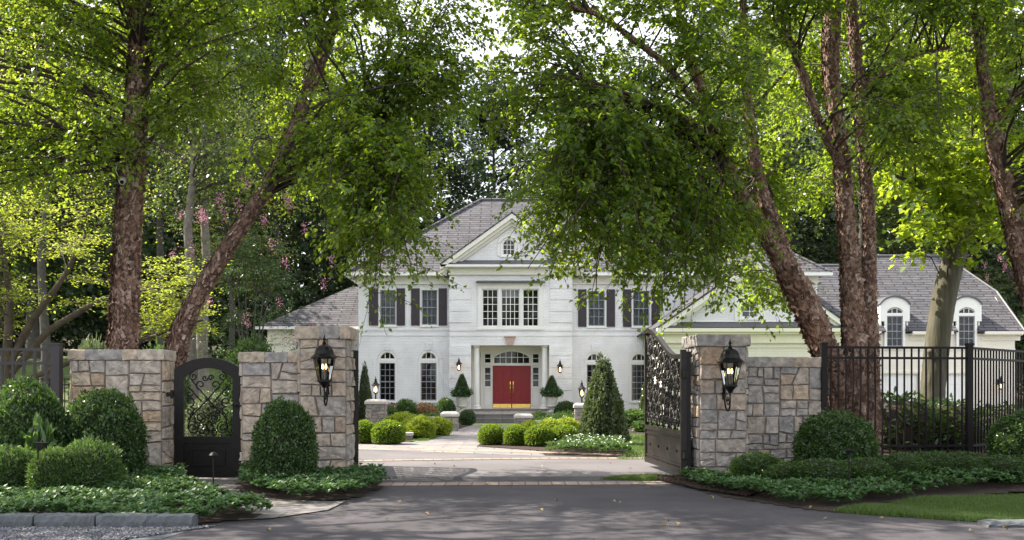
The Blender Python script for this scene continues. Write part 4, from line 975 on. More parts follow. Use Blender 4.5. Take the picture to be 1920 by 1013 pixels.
for k, (a, b) in enumerate(((dx0+.004, xm-.006), (xm+.006, dx1-.004))):
    y = YD+.02; m = MB(); m.box(a, b, y, y+.06, dz0+.01, dz1-.004)
    w = (b-a); pz = dz0+.3; zmid = dz0+.86
    for c in (0, 1):
        u0, u1 = a+.12+c*(w-.13)/2, a+.12+c*(w-.13)/2+(w-.35)/2
        m.prism([(u0, pz), (u1, pz), (u1, zmid-.1), (u0, zmid-.1)], y-.018, y-.001)
        lo, hi = (dz1-.22, dz1-.12) if (k+c) % 2 == 0 and k == 0 else (dz1-.12, dz1-.22)
        if k == 1: lo, hi = (dz1-.22, dz1-.12) if c == 0 else (dz1-.12, dz1-.22)
        m.prism([(u0, zmid), (u1, zmid), (u1, hi), (u0, lo)], y-.018, y-.001)
    d = m.build('door', M['red'], house, bevel=.008)
    m = MB(); m.box(a+.02, b-.02, y-.008, y-.001, dz0+.02, dz0+.22); m.build('kick_plate', M['brass'], d)
    hx_ = xm+(-.075 if k == 0 else .075); zc = wz(725.5, YD)
    m = MB(); m.lathe([(.03, .0), (.042, .04), (.042, .26), (.03, .30)], (hx_, y-.012, zc-.02), 8); m.tube([(hx_, y-.02, zc-.25), (hx_, y-.075, zc-.22), (hx_, y-.075, zc+.0), (hx_, y-.03, zc+.03)], .017, 6); m.tube([(hx_, y-.02, zc-.29), (hx_, y-.02, zc-.22)], .022, 6)
    m.build('handle', M['brass'], d, smooth=True)
for px in (893.6, 1021.2):
    x_ = wx(px, YB+.25); y = YB+.32; r = .155
    m = MB(); m.lathe([(r+.07, fz), (r+.07, fz+.07), (r+.03, fz+.10), (r+.045, fz+.14), (r, fz+.19), (r, fz+.8), (r*.97, fz+1.6), (r*.86, PZ-.24), (r*.9, PZ-.23), (r*.9, PZ-.2), (r*.86, PZ-.19), (r*.87, PZ-.12), (r+.05, PZ-.07), (r+.05, PZ-.001)], (x_, y, 0), 24); m.build('column', M['whitetrim'], house, smooth=False)
st = MB(); s0, s1 = wx(880, YB), wx(1032, YB)
st.box(PX0+.001, PX1-.001, YB+.01, YD+.15, -.2, fz); st.box(s0, s1, YB-.9, YB-.001, -.2, fz-.06); st.build('porch_base', M['capstone'], house)
m = MB(); m.box(s0-.04, s1+.04, YB-.96, YB-.002, fz-.058, fz+.0); m.build('landing', M['bluestone'], house)
m = MB(); a, b = wx(886, 46.9), wx(1000, 46.9)
m.box(a, b, YB-1.38, YB-.902, -.1, .36); m.box(a-.03, b+.03, YB-1.42, YB-.97, .361, .41); m.box(a, b, YB-1.8, YB-1.43, -.1, .16); m.box(a-.03, b+.03, YB-1.84, YB-1.385, .161, .205)
m.build('steps', M['bluestone'], house)
# ---- left low wing
m = MB(); YA = 50.4; x0, x1 = wx(503, YA), XL-.01; ez2 = 4.72
m.box(x0, x1, YA, 57, -.2, ez2-.3); m.build('side_wall', M['creambrick'], house)
m = MB(); m.box(x0-.03, x1, YA-.06, YA-.001, ez2-.55, ez2-.12); m.box(x0-.1, x0+.12, YA-.05, YA-.002, 0, ez2-.55); m.box(wx(561, YA), wx(564, YA), YA-.04, YA-.002, 0, ez2-.56); m.build('side_trim', M['creamtrim'], house)
m = MB(); e0 = x0-.45; yy = YA-.45; ap = (XL-.3, 54.0, 7.15)
m.slab([(e0, yy, ez2), (XL-.005, yy, ez2), ap, (XL-1.2, 54.0, 7.15)], .08); m.slab([(e0, yy, ez2), (e0, 57.5, ez2), (XL-1.2, 54.0, 7.15)], .08); m.build('side_roof', M['shingle'], house)
m = MB(); m.box(e0-.08, XL-.2, yy-.11, yy-.002, ez2-.14, ez2-.0); m.tube([(XL-.15, yy, ez2-.1), (XL-.12, YW+.4, ez2-.6), (XL-.12, YW+.4, 0)], .05, 6); m.build('side_gutter', M['whitetrim'], house)
# ---- right front gable wing
YR = 42.0; gx0, gx1, gxa = wx(1246, YR), wx(1575, YR), wx(1412, YR)
gzE = wz(614, YR); gzA = wz(487, YR); ex0, ex1 = wx(1230, YR), wx(1594, YR)
gwn = S(1387, 1425, 560, 597, YR, .25); sl = (gzA-gzE)/(gxa-ex0)
m = MB(); m.box(gx0, gx1, YR, 48.5, -.3, wz(616, YR)); m.build('gable_wing_wall', M['creambrick'], house)
m = MB()
zb = wz(604, YR); n = 44; xs = sorted([gx0+(gx1-gx0)*i/n for i in range(n+1)]+[gwn[0], gwn[1]])
def gz2(x_): return gzA-.2-abs(x_-gxa)*sl
for a, b in zip(xs[:-1], xs[1:]):
    c = (a+b)/2
    if gwn[0] < c < gwn[1]:
        m.add([(a, YR, zb), (b, YR, zb), (b, YR, gwn[2]), (a, YR, gwn[2])], [(0, 1, 2, 3)]); m.add([(a, YR, gwn[3]), (b, YR, gwn[3]), (b, YR, gz2(b)), (a, YR, gz2(a))], [(0, 1, 2, 3)])
    elif gz2(c) > zb: m.add([(a, YR, zb), (b, YR, zb), (b, YR, max(gz2(b), zb+.001)), (a, YR, max(gz2(a), zb+.001))], [(0, 1, 2, 3)])
m.build('gable_wall', M['whitebrick'] if 'whitebrick' in M else M['brick'], house)
window(house, *gwn[:4], YR, 2, 3, M['whitetrim'], .25, .08, True)
m = MB(); m.box(gwn[0]-1, gwn[1]+1, YR+.4, YR+.45, gwn[2]-.2, gwn[3]+.1); m.build('room_backing', M['room_backing'], house)
m = MB(); 
for a, b in ((gwn[0]-.22, gwn[0]-.04), (gwn[1]+.04, gwn[1]+.22)): m.box(a, b, YR-.04, YR-.001, zb+.05, gwn[3]+.1)
m.box(gx0, gx1, YR-.03, YR-.001, zb, zb+.05); m.box(gwn[0]-.22, gwn[1]+.22, YR-.05, YR-.003, gwn[3]+.1, gwn[3]+.2)
m.build('window_surround', M['whitetrim'], house)
m = MB(); m.slab([(gx0-.05, YR-.5, wz(613.5, YR-.5)), (gx1+.1, YR-.5, wz(613.5, YR-.5)), (gx1+.1, YR-.002, zb-.01), (gx0-.05, YR-.002, zb-.01)], .04); m.build('pent_roof', M['slate'], house)
m = MB(); zt = wz(614.5, YR-.5); m.box(gx0-.1, gx1+.15, YR-.5, YR-.36, zt-.17, zt-.02); m.box(gx0-.05, gx1+.05, YR-.14, YR-.002, zt-.62, zt-.17); m.box(gx0-.05, gx1+.05, YR-.36, YR-.14, zt-.26, zt-.18); m.box(gx0-.02, gx1+.02, YR-.05, YR-.002, wz(652, YR), wz(650, YR)); m.build('frieze', M['creamtrim'], house)
m = MB(); mr = MB(); YR0 = YR-.5
for s, ex in ((-1, ex0), (1, ex1)):
    a = (ex, gzE); b = (gxa, gzA)
    for d0, d1, q0, q1 in ((.07, .32, YR0, YR), (.32, .48, YR0+.15, YR)):
        pts = [(a[0], a[1]-d0), (a[0], a[1]-d1), (b[0], b[1]-d1), (b[0], b[1]-d0)]
        m.prism(pts if s < 0 else pts[::-1], q0+(.003 if s > 0 else 0), q1-.003)
    mr.slab([(ex, YR0-.03, gzE), (gxa, YR0-.03, gzA), (gxa, 51, gzA), (ex, 49, gzE)], .07)
m.build('raking_cornice', M['trim'], house); mr.build('gable_wing_roof', M['shingle'], house)
m = MB(); m.tube([(ex1-.1, YR-.3, gzE-.25), (ex1-.12, YR-.25, gzE-.4), (gx1+.1, YR-.12, gzE-.85), (gx1+.1, YR-.12, 0)], .05, 6); m.build('downspout', M['creamtrim'], house)

# ---- porch lamps (lit)
def porch_lamp(label, c, s=1.0, name='porch_lantern', group='lamps either side of the front door', top=True):
    t = thing(name, label, 'lantern', c, group); c = Vector(c)
    m = MB(); m.lathe([(.17*s, .30*s), (.18*s, .315*s), (.11*s, .38*s), (.07*s, .43*s), (.045*s, .5*s), (.05*s, .55*s), (.015*s, .58*s), (.02*s, .62*s), (.003, .68*s)], c, 8); m.build('roof', M['iron'], t)
    a, b = ring6(c, .085*s, 0, 6), ring6(c, .125*s, .3*s, 6); m = MB()
    for i in range(6): m.tube([a[i], b[i]], .01*s, 4)
    m.tube(a+[a[0]], .012*s, 4); m.lathe([(0.01, -.06*s), (.05*s, -.03*s), (.09*s, -.005*s), (.09*s, .008*s)], c, 8)
    if name == 'porch_lantern': m.tube([c+Vector((0, 0, .45*s)), c+Vector((0, .14*s, .5*s)), c+Vector((0, .25*s, .42*s))], .014*s, 5); m.box(c.x-.05*s, c.x+.05*s, c.y+.24*s, c.y+.27*s, c.z+.2*s, c.z+.5*s)
    else: m.lathe([(.03*s, -.25*s), (.03*s, -.05*s)], c, 8); m.lathe([(.07*s, -.28*s), (.07*s, -.25*s)], c, 8)
    m.build('cage', M['iron'], t)
    m = MB(); m.lathe([(.012*s, .02*s), (.045*s, .08*s), (.05*s, .17*s), (.02*s, .25*s)], c, 8); m.build('bulb', M['bulb'], t, smooth=True)
    m = MB(); q = ring6(c, .075*s, .005*s), ring6(c, .115*s, .295*s)
    for i in range(6): m.poly([q[0][i], q[0][(i+1) % 6], q[1][(i+1) % 6], q[1][i]])
    m.build('glass', M['lanternglass'], t); return t
porch_lamp('lit lantern on the white brick left of the red doors', (wx(860.5, YB-.3), YB-.34, wz(694, YB-.3)), .92)
porch_lamp('lit lantern on the white brick right of the red doors', (wx(1050, YB-.3), YB-.34, wz(698, YB-.3)), .92)
# ============================================================ GARAGE WING
gar = thing('garage_building', 'pale garage building with grey shingle roof and arched dormers at right', 'garage', (20, 54, 0))
YQ = 50.0; qx0, qx1 = 13.6, wx(1903, YQ); ezq = wz(621, YQ-.4)
dorm = [wx(1676.5, YQ), wx(1811, YQ)]
dw = .50
ops = []; dz = (wz(650, YQ), wz(577, YQ))
gd = [(wx(1640, YQ), wx(1722, YQ)), (wx(1738, YQ), wx(1818, YQ)), (wx(1550, YQ), wx(1626, YQ))]
for a, b in gd: ops.append((a, b, -.05, wz(702, YQ), 0))
for d in dorm: ops.append((d-.42, d+.42, dz[0], ezq-.1, 0))
m = MB(); wallplane(m, qx0, qx1, -.3, ezq-.1, YQ, ops, .14)
m.add([(qx1, YQ, -.3), (qx1, 59, -.3), (qx1, 59, ezq-.1), (qx1, 57.4, 6.4), (qx1, 52.0, 6.4), (qx1, YQ, ezq-.1)], [(0, 1, 2, 3, 4, 5)]); m.build('wall', M['garagewall'], gar)
for a, b in gd:
    m = MB(); m.box(a, b, YQ+.12, YQ+.16, -.05, wz(702, YQ))
    for i in range(4):
        for j in range(4):
            w = (b-a)/4; h = (wz(702, YQ))/4
            m.box(a+w*i+.06, a+w*(i+1)-.06, YQ+.10, YQ+.119, h*j+.06, h*(j+1)-.05)
    m.build('garage_door', M['whitetrim'], gar)
    m = MB(); m.box(a-.12, a-.002, YQ-.03, YQ-.001, 0, wz(700, YQ)); m.box(b+.002, b+.12, YQ-.03, YQ-.001, 0, wz(700, YQ)); m.box(a-.15, b+.15, YQ-.04, YQ-.001, wz(700, YQ), wz(696, YQ)); m.build('door_trim', M['creamtrim'], gar)
m = MB(); m.box(qx0, qx1, YQ-.04, YQ-.002, wz(657, YQ), wz(653, YQ)); m.build('belt_course', M['garagewall'], gar)
seg = [qx0]
for d in dorm: seg += [d-.78, d+.78]
seg.append(qx1+.25)
for a, b in zip(seg[::2], seg[1::2]):
    m = MB(); m.box(a, b, YQ-.42, YQ-.3, ezq-.16, ezq-.01); m.box(a, b, YQ-.3, YQ-.001, ezq-.2, ezq-.1); m.box(a, b, YQ-.05, YQ-.001, ezq-.45, ezq-.2); m.build('cornice', M['garagewall'], gar)
RY, RZ1, RZ2 = 54.6, 8.35, 8.98; yy = YQ-.4
slp = (RZ1-ezq)/(RY-yy); RY2 = yy+(RZ2-ezq)/slp; kz = wz(546, 51.9); ky = yy+(kz-ezq)/slp
m = MB(); XM = 19.6
yn = YQ+.25; zn = ezq+slp*(yn-yy); cuts = [qx0]+[v for d in dorm for v in (d-.54, d+.54)]+[qx1+.3]
for a, b in zip(cuts[::2], cuts[1::2]): m.slab([(a, yy, ezq), (b, yy, ezq), (b, yn, zn), (a, yn, zn)], .08)
m.slab([(qx0, yn, zn), (XM, yn, zn), (XM, RY, RZ1), (qx0, RY, RZ1)], .08)
m.slab([(XM, yn, zn), (qx1+.3, yn, zn), (qx1+.3, ky, kz), (qx1-1.2, RY2, RZ2), (XM, RY2, RZ2)], .08)
m.slab([(qx1+.3, ky, kz), (qx1+.3, 2*RY2-ky, kz), (qx1-1.2, RY2, RZ2)], .08)
m.slab([(qx0, 2*RY-yy, ezq), (XM, 2*RY-yy, ezq), (XM, RY, RZ1), (qx0, RY, RZ1)], .08)
m.slab([(XM, 2*RY2-yy, ezq), (qx1+.3, 2*RY2-yy, ezq), (qx1+.3, 2*RY2-ky, kz), (qx1-1.2, RY2, RZ2), (XM, RY2, RZ2)], .08)
rf = m.build('roof', M['shingle'], gar)
m = MB(); m.tube([(qx0, RY, RZ1+.03), (XM-1.2, RY, RZ1+.03), (XM-.6, RY, RZ1+.16), (XM, RY2, RZ2+.03), (qx1-1.2, RY2, RZ2+.03)], .08, 6); m.tube([(qx1-1.2, RY2, RZ2+.03), (qx1+.3, ky, kz+.02), (qx1+.3, yy, ezq+.02)], .06, 6); m.build('ridge_cap', M['slate'], rf)
for d in dorm:
    y = YQ-.12; zt = wz(577, YQ); zc = wz(603, YQ); m = MB(); hw = .74
    spr = wz(571, YQ); out = arc_pts(d-hw, d+hw, spr, wz(555.5, YQ)-spr, 14); inn = arc_pts(d-.40, d+.40, wz(583.5, YQ), .18, 14)
    for i in range(14): m.prism([inn[i], inn[i+1], out[i+1], out[i]], y, y+.12)
    for s in (-1, 1):
        xs = sorted((d+s*.40, d+s*hw)); m.box(xs[0], xs[1], y, y+.12, zc, wz(583.5, YQ)); m.prism([(xs[0], wz(583.5, YQ)), (xs[1], wz(583.5, YQ)), (xs[1], spr)] if s > 0 else [(xs[0], wz(583.5, YQ)), (xs[1], wz(583.5, YQ)), (xs[0], spr)], y, y+.12)
        xs = sorted((d+s*.40, d+s*.52)); m.box(xs[0], xs[1], y, y+.12, dz[0]-.02, zc-.002)
    m.box(d-.44, d+.44, y-.03, y+.1, dz[0]-.09, dz[0]-.001)
    fr_ = m.build('dormer_front', M['whitetrim'], gar)
    # cheeks and barrel roof, running back into the slope
    m = MB()
    for s in (-1, 1): m.box(min(d+s*.62, d+s*.70), max(d+s*.62, d+s*.70), y+.12, y+2.6, ezq, spr)
    m.build('dormer_cheeks', M['whitetrim'], gar)
    m = MB(); o2 = arc_pts(d-hw-.06, d+hw+.06, spr, wz(554.2, YQ)-spr, 14); o3 = arc_pts(d-hw, d+hw, spr-.04, wz(556.2, YQ)-spr, 14)
    for i in range(14): m.prism([o3[i], o3[i+1], o2[i+1], o2[i]], y-.08, y+3.4)
    m.build('dormer_roof', M['slate'], gar)
    s = MB(); xw0, xw1 = d-.40, d+.40; tr = wz(588.5, YQ)
    bars(s, xw0, xw1, dz[0], wz(593, YQ), 3, 4, y+.05, .028, edge=.045); s.box(xw0, xw1, y+.04, y+.09, (dz[0]+wz(593, YQ))/2-.02, (dz[0]+wz(593, YQ))/2+.02)
    w = s.build('window', M['greysash'], gar)
    g = MB(); g.poly([(xw0, y+.08, dz[0]), (xw1, y+.08, dz[0]), (xw1, y+.08, wz(593, YQ)), (xw0, y+.08, wz(593, YQ))]); g.build('pane', M['glass'], w)
    s = MB(); s.box(xw0, xw1, y+.01, y+.11, wz(592.8, YQ), tr-.0); bars(s, xw0, xw1, tr, wz(578, YQ), 3, 1, y+.05, .028, rise=.18, edge=.03); w = s.build('transom_window', M['whitetrim'], gar)
    g = MB(); g.poly([(xw0, y+.08, tr), (xw1, y+.08, tr)]+[(p[0], y+.08, p[1]) for p in inn[::-1]]); g.build('pane', M['glass'], w)
    m = MB(); m.box(d-.6, d+.6, y+.6, y+.65, dz[0]-.3, spr+.1); m.build('room_backing', M['room_backing'], gar)
porch_lamp('lit lantern on the garage wall seen through the right fence', (wx(1876, YQ-.3), YQ-.34, wz(729, YQ-.3)), .95, group=None)
# garage court apron
flat('garage_apron', [(13, 44), (30, 40), (30, 49.9), (15, 49.9)], .008, M['drive'])

# ============================================================ SMALL STONE PILLARS in front of the house
def pillar(label, px0, px1, pyt, Y, capw=.06, seed=1, depth=None):
    x0, x1, zt = wx(px0, Y), wx(px1, Y), wz(pyt, Y); d = depth or (x1-x0)
    t = thing('stone_pillar', label, 'pillar', ((x0+x1)/2, Y, 0), 'low stone pillars with pale caps'); rr = random.Random(seed)
    m = MB(); o = Vector((x0, Y, 0)); X = Vector((1, 0, 0)); Yv = Vector((0, 1, 0)); h = zt-.2
    stoneface(m, o, X, -Yv, x1-x0, h, rr, .05, .02); stoneface(m, o+X*(x1-x0), Yv, X, d, h, rr, .05, .02); stoneface(m, o+Yv*d, -Yv, -X, d, h, rr, .05, .02); m.build('stone_face', M['stoneR'], t)
    m = MB(); m.box(x0, x1, Y, Y+d, -.1, h); m.build('mortar', M['mortar'], t)
    m = MB(); c = capw; rings = [(h, 0), (h+.02, c), (h+.10, c), (h+.14, c-.02), (h+.20, -.05)]; vs = []
    for z, e in rings: vs += [(x0-e, Y-e, z), (x1+e, Y-e, z), (x1+e, Y+d+e, z), (x0-e, Y+d+e, z)]
    m.add(vs, [(q*4+i, q*4+(i+1) % 4, (q+1)*4+(i+1) % 4, (q+1)*4+i) for q in range(4) for i in range(4)]+[(3, 2, 1, 0), (16, 17, 18, 19)]); m.build('cap', M['capstone'], t)
    return t
pillar('stone pillar with a lit lamp on its cap, left of the golden shrubs', 686.5, 721, 749, 38.0, seed=3)
pillar('stone pillar with bare pale cap left of the walk to the red doors', 828, 857, 772, 36.5, seed=4)
pillar('short stone pillar in front of the porch steps, behind the box balls', 966, 997, 776, 40, seed=5)
pillar('stone pillar half hidden by the tall holly cone', 1079, 1102, 756, 38.0, seed=6)
porch_lamp('lit lamp standing on the left stone pillar cap', (wx(704, 38.4), 38.45, wz(749, 38.45)+.25), .95, name='post_lamp', group=None)
porch_lamp('dark lamp on the pillar cap beside the holly cone', (wx(1091, 38.4), 38.4, wz(756, 38.4)+.25), .95, name='post_lamp', group=None)
for nm, lb, a, b, py, Y, d in (('seat_wall', 'low stone seat wall behind the golden shrubs, left pillar to walk', 722, 828, 782, 38.2, .45), ('seat_wall', 'low stone seat wall right of the short pillar behind the box balls', 998, 1079, 789, 40, .45)):
    x0, x1, z = wx(a, Y)+.1, wx(b, Y)-.1, wz(py, Y); t = thing(nm, lb, 'wall', ((x0+x1)/2, Y, 0)); m = MB(); m.box(x0, x1, Y+.04, Y+d-.04, -.1, z-.08); stoneface(m, Vector((x0, Y+.04, 0)), Vector((1, 0, 0)), Vector((0, -1, 0)), x1-x0, z-.08, random.Random(8), .05, .02); m.build('stone_face', M['stoneR'], t)
    m = MB(); m.box(x0, x1, Y, Y+d, z-.08, z); m.build('cap', M['capstone'], t)
t = thing('stone_bench', 'small stone slab bench between box ball and golden shrubs', 'bench', (-6.1, 30.3, 0)); x0, x1 = wx(757, 30), wx(773, 30)
m = MB(); m.box(x0, x1, 30, 30.6, wz(812, 30)-.09, wz(812, 30)); m.build('seat', M['capstone'], t)
m = MB(); m.box(x0+.04, x1-.04, 30.04, 30.55, 0, wz(812, 30)-.09); stoneface(m, Vector((x0+.04, 30.04, 0)), Vector((1, 0, 0)), Vector((0, -1, 0)), x1-x0-.08, wz(812, 30)-.09, random.Random(2), .02, .01); m.build('base', M['stoneR'], t)

# ============================================================ TREES
def trunk_mesh(path, seed, sides=20, step=.09, rough=.12):
    """path = [(Vector, radius)] ; displaced tube"""
    P3 = np.array([list(p) for p, r in path]); Rr = np.array([r for p, r in path]); d = np.r_[0, np.cumsum(np.linalg.norm(np.diff(P3, axis=0), axis=1))]
    n = max(4, int(d[-1]/step)); s = np.linspace(0, d[-1], n+1)
    C3 = np.stack([np.interp(s, d, P3[:, i]) for i in range(3)], 1); rr = np.interp(s, d, Rr)
    for _ in range(6): C3[1:-1] = (C3[:-2]+2*C3[1:-1]+C3[2:])/4
    V, F4 = tubes(C3[None], rr[None], sides); cen = np.repeat(C3, sides, 0); off = V-cen
    f = 1+rough*(lump(V*np.array([1, 1, .6]), seed, 9)*.6+lump(V, seed+1, 22)*.45); V = cen+off*f[:, None]
    K = len(C3); caps = np.array([list(range((K-1)*sides, K*sides))]); return V, F4, caps, C3, rr
def flakes(C3, rr, n, rng, size=.09):
    i = rng.integers(1, len(C3)-1, n); a = rng.uniform(0, 6.283, n); t = unit(C3[np.minimum(i+1, len(C3)-1)]-C3[i-1])
    u = unit(np.cross(t, [.31, .22, .93])); w = np.cross(t, u); N = u*np.cos(a)[:, None]+w*np.sin(a)[:, None]; S = np.cross(t, N)
    c = C3[i]+N*(rr[i]*rng.uniform(.98, 1.07, n))[:, None]+t*rng.uniform(-.06, .06, (n, 1)); h = size*rng.uniform(.4, 1.7, n)*np.clip(rr[i]/.2, .5, 1.1); wd = h*rng.uniform(.2, .6, n)
    cu = rng.uniform(.2, .9, n)*wd; an = rng.normal(0, .35, n); T2 = t*np.cos(an)[:, None]+S*np.sin(an)[:, None]; S2 = np.cross(T2, N)
    V = np.zeros((n, 9, 3)); k = 0
    for iv, v in enumerate((-1, 0, 1)):
        for iu, q in enumerate((-1, 0, 1)):
            lift = cu*(.1+(q > 0)*rng.uniform(0, 1.2, n)*(1 if v else .6)+(abs(v))*.25)
            V[:, k] = c+S2*(q*wd*.5*rng.uniform(.7, 1.2, n))[:, None]+T2*(v*h*.5*rng.uniform(.8, 1.2, n))[:, None]+N*(lift-abs(q)*wd*wd*.2/np.maximum(rr[i], .05))[:, None]; k += 1
    b = np.array([(0, 1, 4, 3), (1, 2, 5, 4), (3, 4, 7, 6), (4, 5, 8, 7)]); return V.reshape(-1, 3), (b[None]+np.arange(n)[:, None, None]*9).reshape(-1, 4)
def joinnp(parts):
    """[(V, [faces...], matidx list)] -> arrays"""
    Vs, Fs, mi, k = [], [], [], 0
    for V, fl, ml in parts:
        Vs.append(V)
        for f, q in zip(fl, ml): Fs.append(f+k); mi.append(q)
        k += len(V)
    return np.vstack(Vs), Fs, mi
def trunk_part(tree, stems, seed, mats, nflake=900, sides=20, rough=.12, fsize=.09, name='trunk'):
    rng = np.random.default_rng(seed); out = []; sk = []
    for j, st in enumerate(stems):
        V, F4, caps, C3, rr = trunk_mesh(st, seed+j*3, sides, rough=rough); out.append((V, [F4, caps], [0, 0])); sk.append((C3, rr))
        if nflake:
            nf = int(2.6*nflake*len(C3)*.09/6*rr.mean()/.18); fv, ff = flakes(C3, rr, max(nf, 40), rng, fsize); out.append((fv, [ff], [1]))
    V, Fs, mi = joinnp(out); o = link(name, npmesh(name, V-np.array(WL[tree.name]), Fs, mats, mi), tree); return sk
def crown(tree, sk, C0, seed, mat, leafL=.075, leafW=.055, twigs=12, per=22, tw_len=.75, droop=.45, T=DIA, flat_=0., limb_r=.03, twigmat=None, name='crown', spread=.32, jit=.25, minz=None):
    """clusters C0 (n,3): a limb from the nearest stem to each, twigs out of it, leaves along the twigs"""
    rng = np.random.default_rng(seed); n = len(C0); org = np.array(WL[tree.name])
    S3 = np.vstack([s[0] for s in sk]); 
    lo = np.quantile(S3[:, 2], .35)
    d = np.linalg.norm(C0[:, None]-S3[None], axis=2)+np.where(S3[None, :, 2] > C0[:, None, 2]-.1*np.linalg.norm(C0[:, None, :2]-S3[None, :, :2], axis=2), 4, 0)+np.where(S3[None, :, 2] < lo, 5, 0)
    d = d+rng.uniform(0, 1.6, d.shape); A = S3[np.argmin(d, 1)]; K = 9; t = np.linspace(0, 1, K)[None, :, None]; D = C0-A; L = np.linalg.norm(D, axis=1)
    mid = A+D*.5+np.c_[rng.normal(0, .12, (n, 2))*L[:, None], L*.16+.05]
    Pl = (1-t)**2*A[:, None]+2*t*(1-t)*mid[:, None]+t*t*C0[:, None]; Pl = Pl+rng.normal(0, .025, Pl.shape)*np.minimum(1, t*4)
    Rl = (limb_r*np.clip(L/3, .35, 1.4))[:, None]*(1-.8*np.linspace(0, 1, K)[None]); V1, F1 = tubes(Pl, Rl, 5)
    # twigs
    m = n*twigs; ci = np.repeat(np.arange(n), twigs); a = rng.uniform(0, 6.283, m); s0 = rng.uniform(.3, 1, m)
    k0 = s0*(K-1); kf = np.floor(k0).astype(int).clip(0, K-2); fr_ = (k0-kf)[:, None]; st = Pl[ci, kf]*(1-fr_)+Pl[ci, kf+1]*fr_
    fw = unit(D)[ci]; dr = unit(np.c_[np.cos(a), np.sin(a), rng.normal(0, .35*(1-flat_), m)]+fw*np.array([.6, .6, .2])); ln = tw_len*rng.uniform(.45, 1.3, m)
    KT = 6; u = np.linspace(0, 1, KT)[None, :, None]; dp = (droop*ln*rng.uniform(.2, 1.5, m))[:, None, None]
    Pt = st[:, None]+dr[:, None]*ln[:, None, None]*u+np.array([0, 0, -1.])*dp*u*u+rng.normal(0, .018, (m, KT, 3))*u
    V2, F2 = tubes(Pt, np.broadcast_to(np.linspace(.007, .0025, KT)[None], (m, KT)), 3)
    o = link('branches', npmesh('branches', np.vstack([V1, V2])-org, [F1, F2+len(V1)], [twigmat or M['twig']], [0, 0]), tree)
    # leaves
    q = m*per; ti = np.repeat(np.arange(m), per); s = rng.uniform(.12, 1.0, q); k0 = s*(KT-1); kf = np.floor(k0).astype(int).clip(0, KT-2); fr_ = (k0-kf)[:, None]
    B = Pt[ti, kf]*(1-fr_)+Pt[ti, kf+1]*fr_; tn = unit(Pt[ti, kf+1]-Pt[ti, kf]); sd = unit(np.cross(tn, [0, 0, 1.])+1e-6); sg = rng.choice([-1, 1], q)[:, None]
    B = B+rng.normal(0, spread*.13, (q, 3))
    Dl = unit(tn*.55+sd*sg*.8+rng.normal(0, jit*1.2, (q, 3))+np.array([0, 0, -.35*(1-flat_)])); Nn = np.c_[rng.normal(0, .55*(1-flat_*.6), (q, 2)), np.ones(q)]
    V, Fi = leafgeo(B, Dl, Nn, leafL*rng.uniform(.65, 1.25, q), leafW*rng.uniform(.7, 1.2, q), T)
    link(name, npmesh(name, V-org, [Fi], [mat]), tree); return q
def clusters(specs, seed, slant=None):
    """specs = [(poly px, n, Y0, Y1)], holes cut by gaps"""
    rng = np.random.default_rng(seed); out = []
    for poly, n, Y0, Y1, holes in specs:
        q = sample(poly, int(n*1.4), rng)
        for hx_, hy_, hr in holes: q = q[np.hypot(q[:, 0]-hx_, q[:, 1]-hy_) > hr]
        q = q[:n]; Y = rng.uniform(Y0, Y1, len(q))
        out.append(np.c_[(q[:, 0]-960)/F*Y, Y, HC+(HY-q[:, 1])/F*Y])
    c = np.vstack(out)
    px = 960+F*c[:, 0]/c[:, 1]; py = HY-F*(c[:, 2]-HC)/c[:, 1]
    for pl, y0_, y1_, wd_ in STEMS:
        a = np.array(pl, float); o = np.argsort(a[:, 1]); xs = np.interp(py, a[o, 1], a[o, 0]); m = (py > y0_) & (py < y1_) & (np.abs(px-xs) < wd_) & (c[:, 1] < 18.6)
        Yn = rng.uniform(18.8, 20.6, m.sum()); c[m] = np.c_[(px[m]-960)/F*Yn, Yn, HC+(HY-py[m])/F*Yn]
    if slant: c = c[c[:, 1] < slant-.39*c[:, 2]+rng.uniform(-.3, .3, len(c))]
    return c
def stem(pts, Y0, Y1=None, k=1.0):
    Y1 = Y1 or Y0; n = len(pts); o = []
    for i, (x, y, r) in enumerate(pts):
        Y = Y0+(Y1-Y0)*i/(n-1); o.append((P(x, y, Y), r/F*Y*k*.78))
    return o
STEMS = [([(262, 0), (236, 500)], -60, 600, 75), ([(640, -20), (612, 85), (555, 235), (515, 330), (345, 605)], 40, 600, 85), ([(1590, 870), (1512, 575), (1472, 498), (1400, 385), (1355, 295), (1320, 200)], 270, 700, 115), ([(1482, 520), (1440, 395), (1405, 250)], 290, 520, 95), ([(1600, 700), (1590, 440), (1566, 220), (1558, 100), (1562, -20)], -60, 700, 85), ([(1630, 700), (1626, 350), (1606, 120), (1596, 0)], -60, 700, 75), ([(1925, 500), (1868, 285), (1835, 60)], 60, 600, 80)]
nl = 0
BK = [M['bark'], M['flake']]
